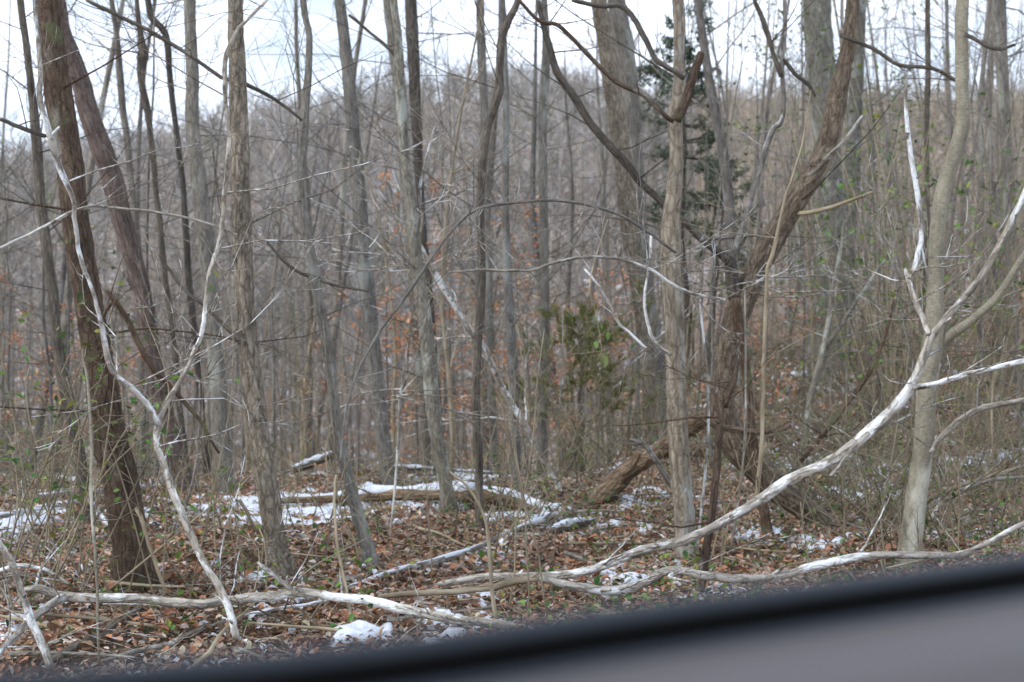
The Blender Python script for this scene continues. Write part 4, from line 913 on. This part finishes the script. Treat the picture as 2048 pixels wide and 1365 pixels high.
def snow_bits():
    V_, Q_ = [], []; off = 0
    for y0, y1, st, u0, u1, nu in ((5.4, 14.6, .035, -.42, .42, 330), (14.6, 22, .08, .02, .42, 150)):
        ys = np.arange(y0, y1, st); us = np.linspace(u0, u1, nu); Y, U = np.meshgrid(ys, us, indexing='ij'); X = U * Y
        n = .50 * vnoise(X, Y, 1.1, 11) + .30 * vnoise(X, Y, .33, 12) + .22 * vnoise(X, Y, .11, 13) + .14 * vnoise(X, Y, .05, 14)
        band = sstep(10.4, 11.8, Y) * (1 - sstep(-.06, .06, U))
        thr = .805 - .065 * band + .02 * sstep(.0, .1, U)
        h = np.clip((n - thr) * .5, -.12, .022); Z = H(X, Y) + .022 + h + np.where(h > 0, rng.normal(0, .004, h.shape), 0)
        nx = nu; i = (np.arange(len(ys) - 1) * nx)[:, None]; j = np.arange(nx - 1)[None]
        q = np.stack([i + j, i + j + 1, i + nx + j + 1, i + nx + j], -1).reshape(-1, 4); keep = (h.ravel()[q] > -.03).any(1); q = q[keep]
        us_, inv = np.unique(q, return_inverse=True); V_.append(np.stack([X, Y, Z], -1).reshape(-1, 3)[us_]); Q_.append(inv.reshape(-1, 4) + off); off += len(us_)
    V = np.vstack(V_); o = obj('snow', raw_mesh('snow', V, np.vstack(Q_), np.zeros((0, 3), int), None, None, M['snow']))
    tag(o, 'thin melting remnants of old snow among the dead leaves', 'snow', None, 'stuff')
snow_bits()
def snow_mound(label, px, py, wpx, hz):
    D = ghit(px, py); p = at(px, py, D); o = np.array([p[0], p[1], float(H(p[0], p[1]))]); r = wpx * .5 / F * D; n = 26
    g = np.linspace(-1.2, 1.2, n); X, Y = np.meshgrid(g, g); rr = np.sqrt(X ** 2 + Y ** 2); ang = np.arctan2(Y, X)
    edge = 1 + .18 * np.sin(3 * ang + 1) + .12 * np.sin(5 * ang); hh = np.clip(1 - (rr / edge) ** 2, -.3, 1)
    Z = hz * np.sign(hh) * np.abs(hh) ** .7 * (1 + .25 * np.sin(X * 5 + 1) * np.sin(Y * 6)) + rng.normal(0, hz * .03, X.shape)
    V = np.stack([X * r, Y * r * .8, Z], -1).reshape(-1, 3); i = (np.arange(n - 1) * n)[:, None]; j = np.arange(n - 1)[None]
    q = np.stack([i + j, i + j + 1, i + n + j + 1, i + n + j], -1).reshape(-1, 4)
    ob = obj('snow_mound', raw_mesh('snow_mound', V, q, np.zeros((0, 3), int), V, None, M['snow']), None, o); tag(ob, label, 'snow', None, 'thing')
snow_mound('bright mound of snow just above the car window edge at bottom left centre', 715, 1280, 128, .06)
snow_mound('patch of snow at the left edge beneath the snowy log', 25, 1050, 70, .05)
snow_mound('snow patch hugging the crest left of the leaning grey trunk', 735, 982, 60, .06)
def cover():
    a = Acc(); cc = []; sz = []; n = 0
    while n < 420:
        px = rng.uniform(0, 2048); py = rng.uniform(880, 1300); 
        if px < 1000 and py < 1000: continue
        if rng.random() > (.9 if px > 1050 else .3): continue
        D = ghit(px, py); p = at(px, py, D); z = float(H(p[0], p[1]))
        for _ in range(int(rng.integers(4, 11))): cc.append([p[0] + rng.normal(0, .07), p[1] + rng.normal(0, .07), z + abs(rng.normal(.07, .05))]); sz.append(rng.uniform(.025, .05))
        n += 1
    leafset(a, np.array(cc), np.array(sz), pick(GREEN + ((.09, .10, .04), (.05, .08, .035)), len(cc), .25), .6)
    for i in range(0, len(cc), 2):
        p = np.array(cc[i]); a.spike([[p[0] + rng.normal(0, .03), p[1], float(H(p[0], p[1]))], p], [.002, 0], np.array([.16, .14, .06]))
    tag(obj('ground_cover', a.mesh('ground_cover', M['leaf'], False, None, True)), 'sparse small green plants among the leaves', 'ground cover', None, 'stuff')
cover()

# ------------------------------------------------------------------ car door at the bottom of the picture
def car_door():
    h = .12; ctrl = [(0, 1352), (683, 1290), (1366, 1198), (2048, 1108)]
    pts = []
    for px, py in ctrl:
        D = h * F / (py - HORIZON); pts.append(np.array([(px - 1024) / F * D, D, 0.0]))
    first = pts[0] + (pts[0] - pts[1]) / np.linalg.norm(pts[0] - pts[1]) * .38; last = pts[-1] + (pts[-1] - pts[-2]) / np.linalg.norm(pts[-1] - pts[-2]) * .42
    path, _ = smooth_path([first] + pts + [last], [1] * 6, 5)
    T = np.gradient(path, axis=0); T /= np.linalg.norm(T, axis=1, keepdims=True); Nn = np.stack([T[:, 1], -T[:, 0], 0 * T[:, 0]], -1)   # towards the driver
    zt = CZ - h
    root = empty('car_door', (path[len(path) // 2][0], path[len(path) // 2][1], 0)); o = np.array(root.location)
    tag(root, 'blurred car door window sill along the bottom, black rubber over mauve-grey trim', 'car door')
    def ext(name, prof, mat, closed=False):
        prof = np.array(prof); k = len(prof); a = Acc()
        V = (path[:, None] + Nn[:, None] * prof[None, :, 0, None]); V = V + np.array([0, 0, 1.0]) * (zt + prof[None, :, 1, None]); V = V.reshape(-1, 3)
        i = (np.arange(len(path) - 1) * k)[:, None]; j = np.arange(k if closed else k - 1)[None]; j2 = (j + 1) % k
        a.add(V, np.stack([i + j, i + k + j, i + k + j2, i + j2], -1).reshape(-1, 4)); return obj(name, a.mesh(name, M[mat], origin=o), root)
    arc = lambda cx, cz, rx, rz, a0, a1, n: [(cx + rx * math.cos(t), cz + rz * math.sin(t)) for t in np.linspace(math.radians(a0), math.radians(a1), n)]
    ext('weatherstrip', [(-.006, -.03)] + arc(.001, -.003, .007, .003, 180, 80, 6) + [(.005, -.0012), (.007, -.0035), (.006, -.022)], 'rubber', True)
    ext('inner_seal', [(.0055, -.0045), (.0085, -.0045), (.010, -.008), (.0105, -.0155), (.009, -.028), (.0055, -.028)], 'shaded_seal', True)
    ext('seal_lip', arc(.0145, -.0165, .004, .0018, 180, 10, 7) + [(.0185, -.027), (.0105, -.027)], 'rubber', True)
    ext('trim_panel', [(.013, -.026), (.019, -.0172)] + arc(.060, -.033, .05, .018, 125, 50, 6) + arc(.080, -.055, .035, .032, 50, 0, 5) + [(.118, -.12), (.115, -.30), (.14, -.36), (.15, -.40), (.11, -.44), (.10, -.85), (.05, -.95)], 'trim')
    ext('outer_panel', [(-.006, -.02), (-.02, -.03), (-.05, -.15), (-.075, -.4), (-.07, -.7), (-.03, -.95), (.05, -.955)], 'paint')
car_door()
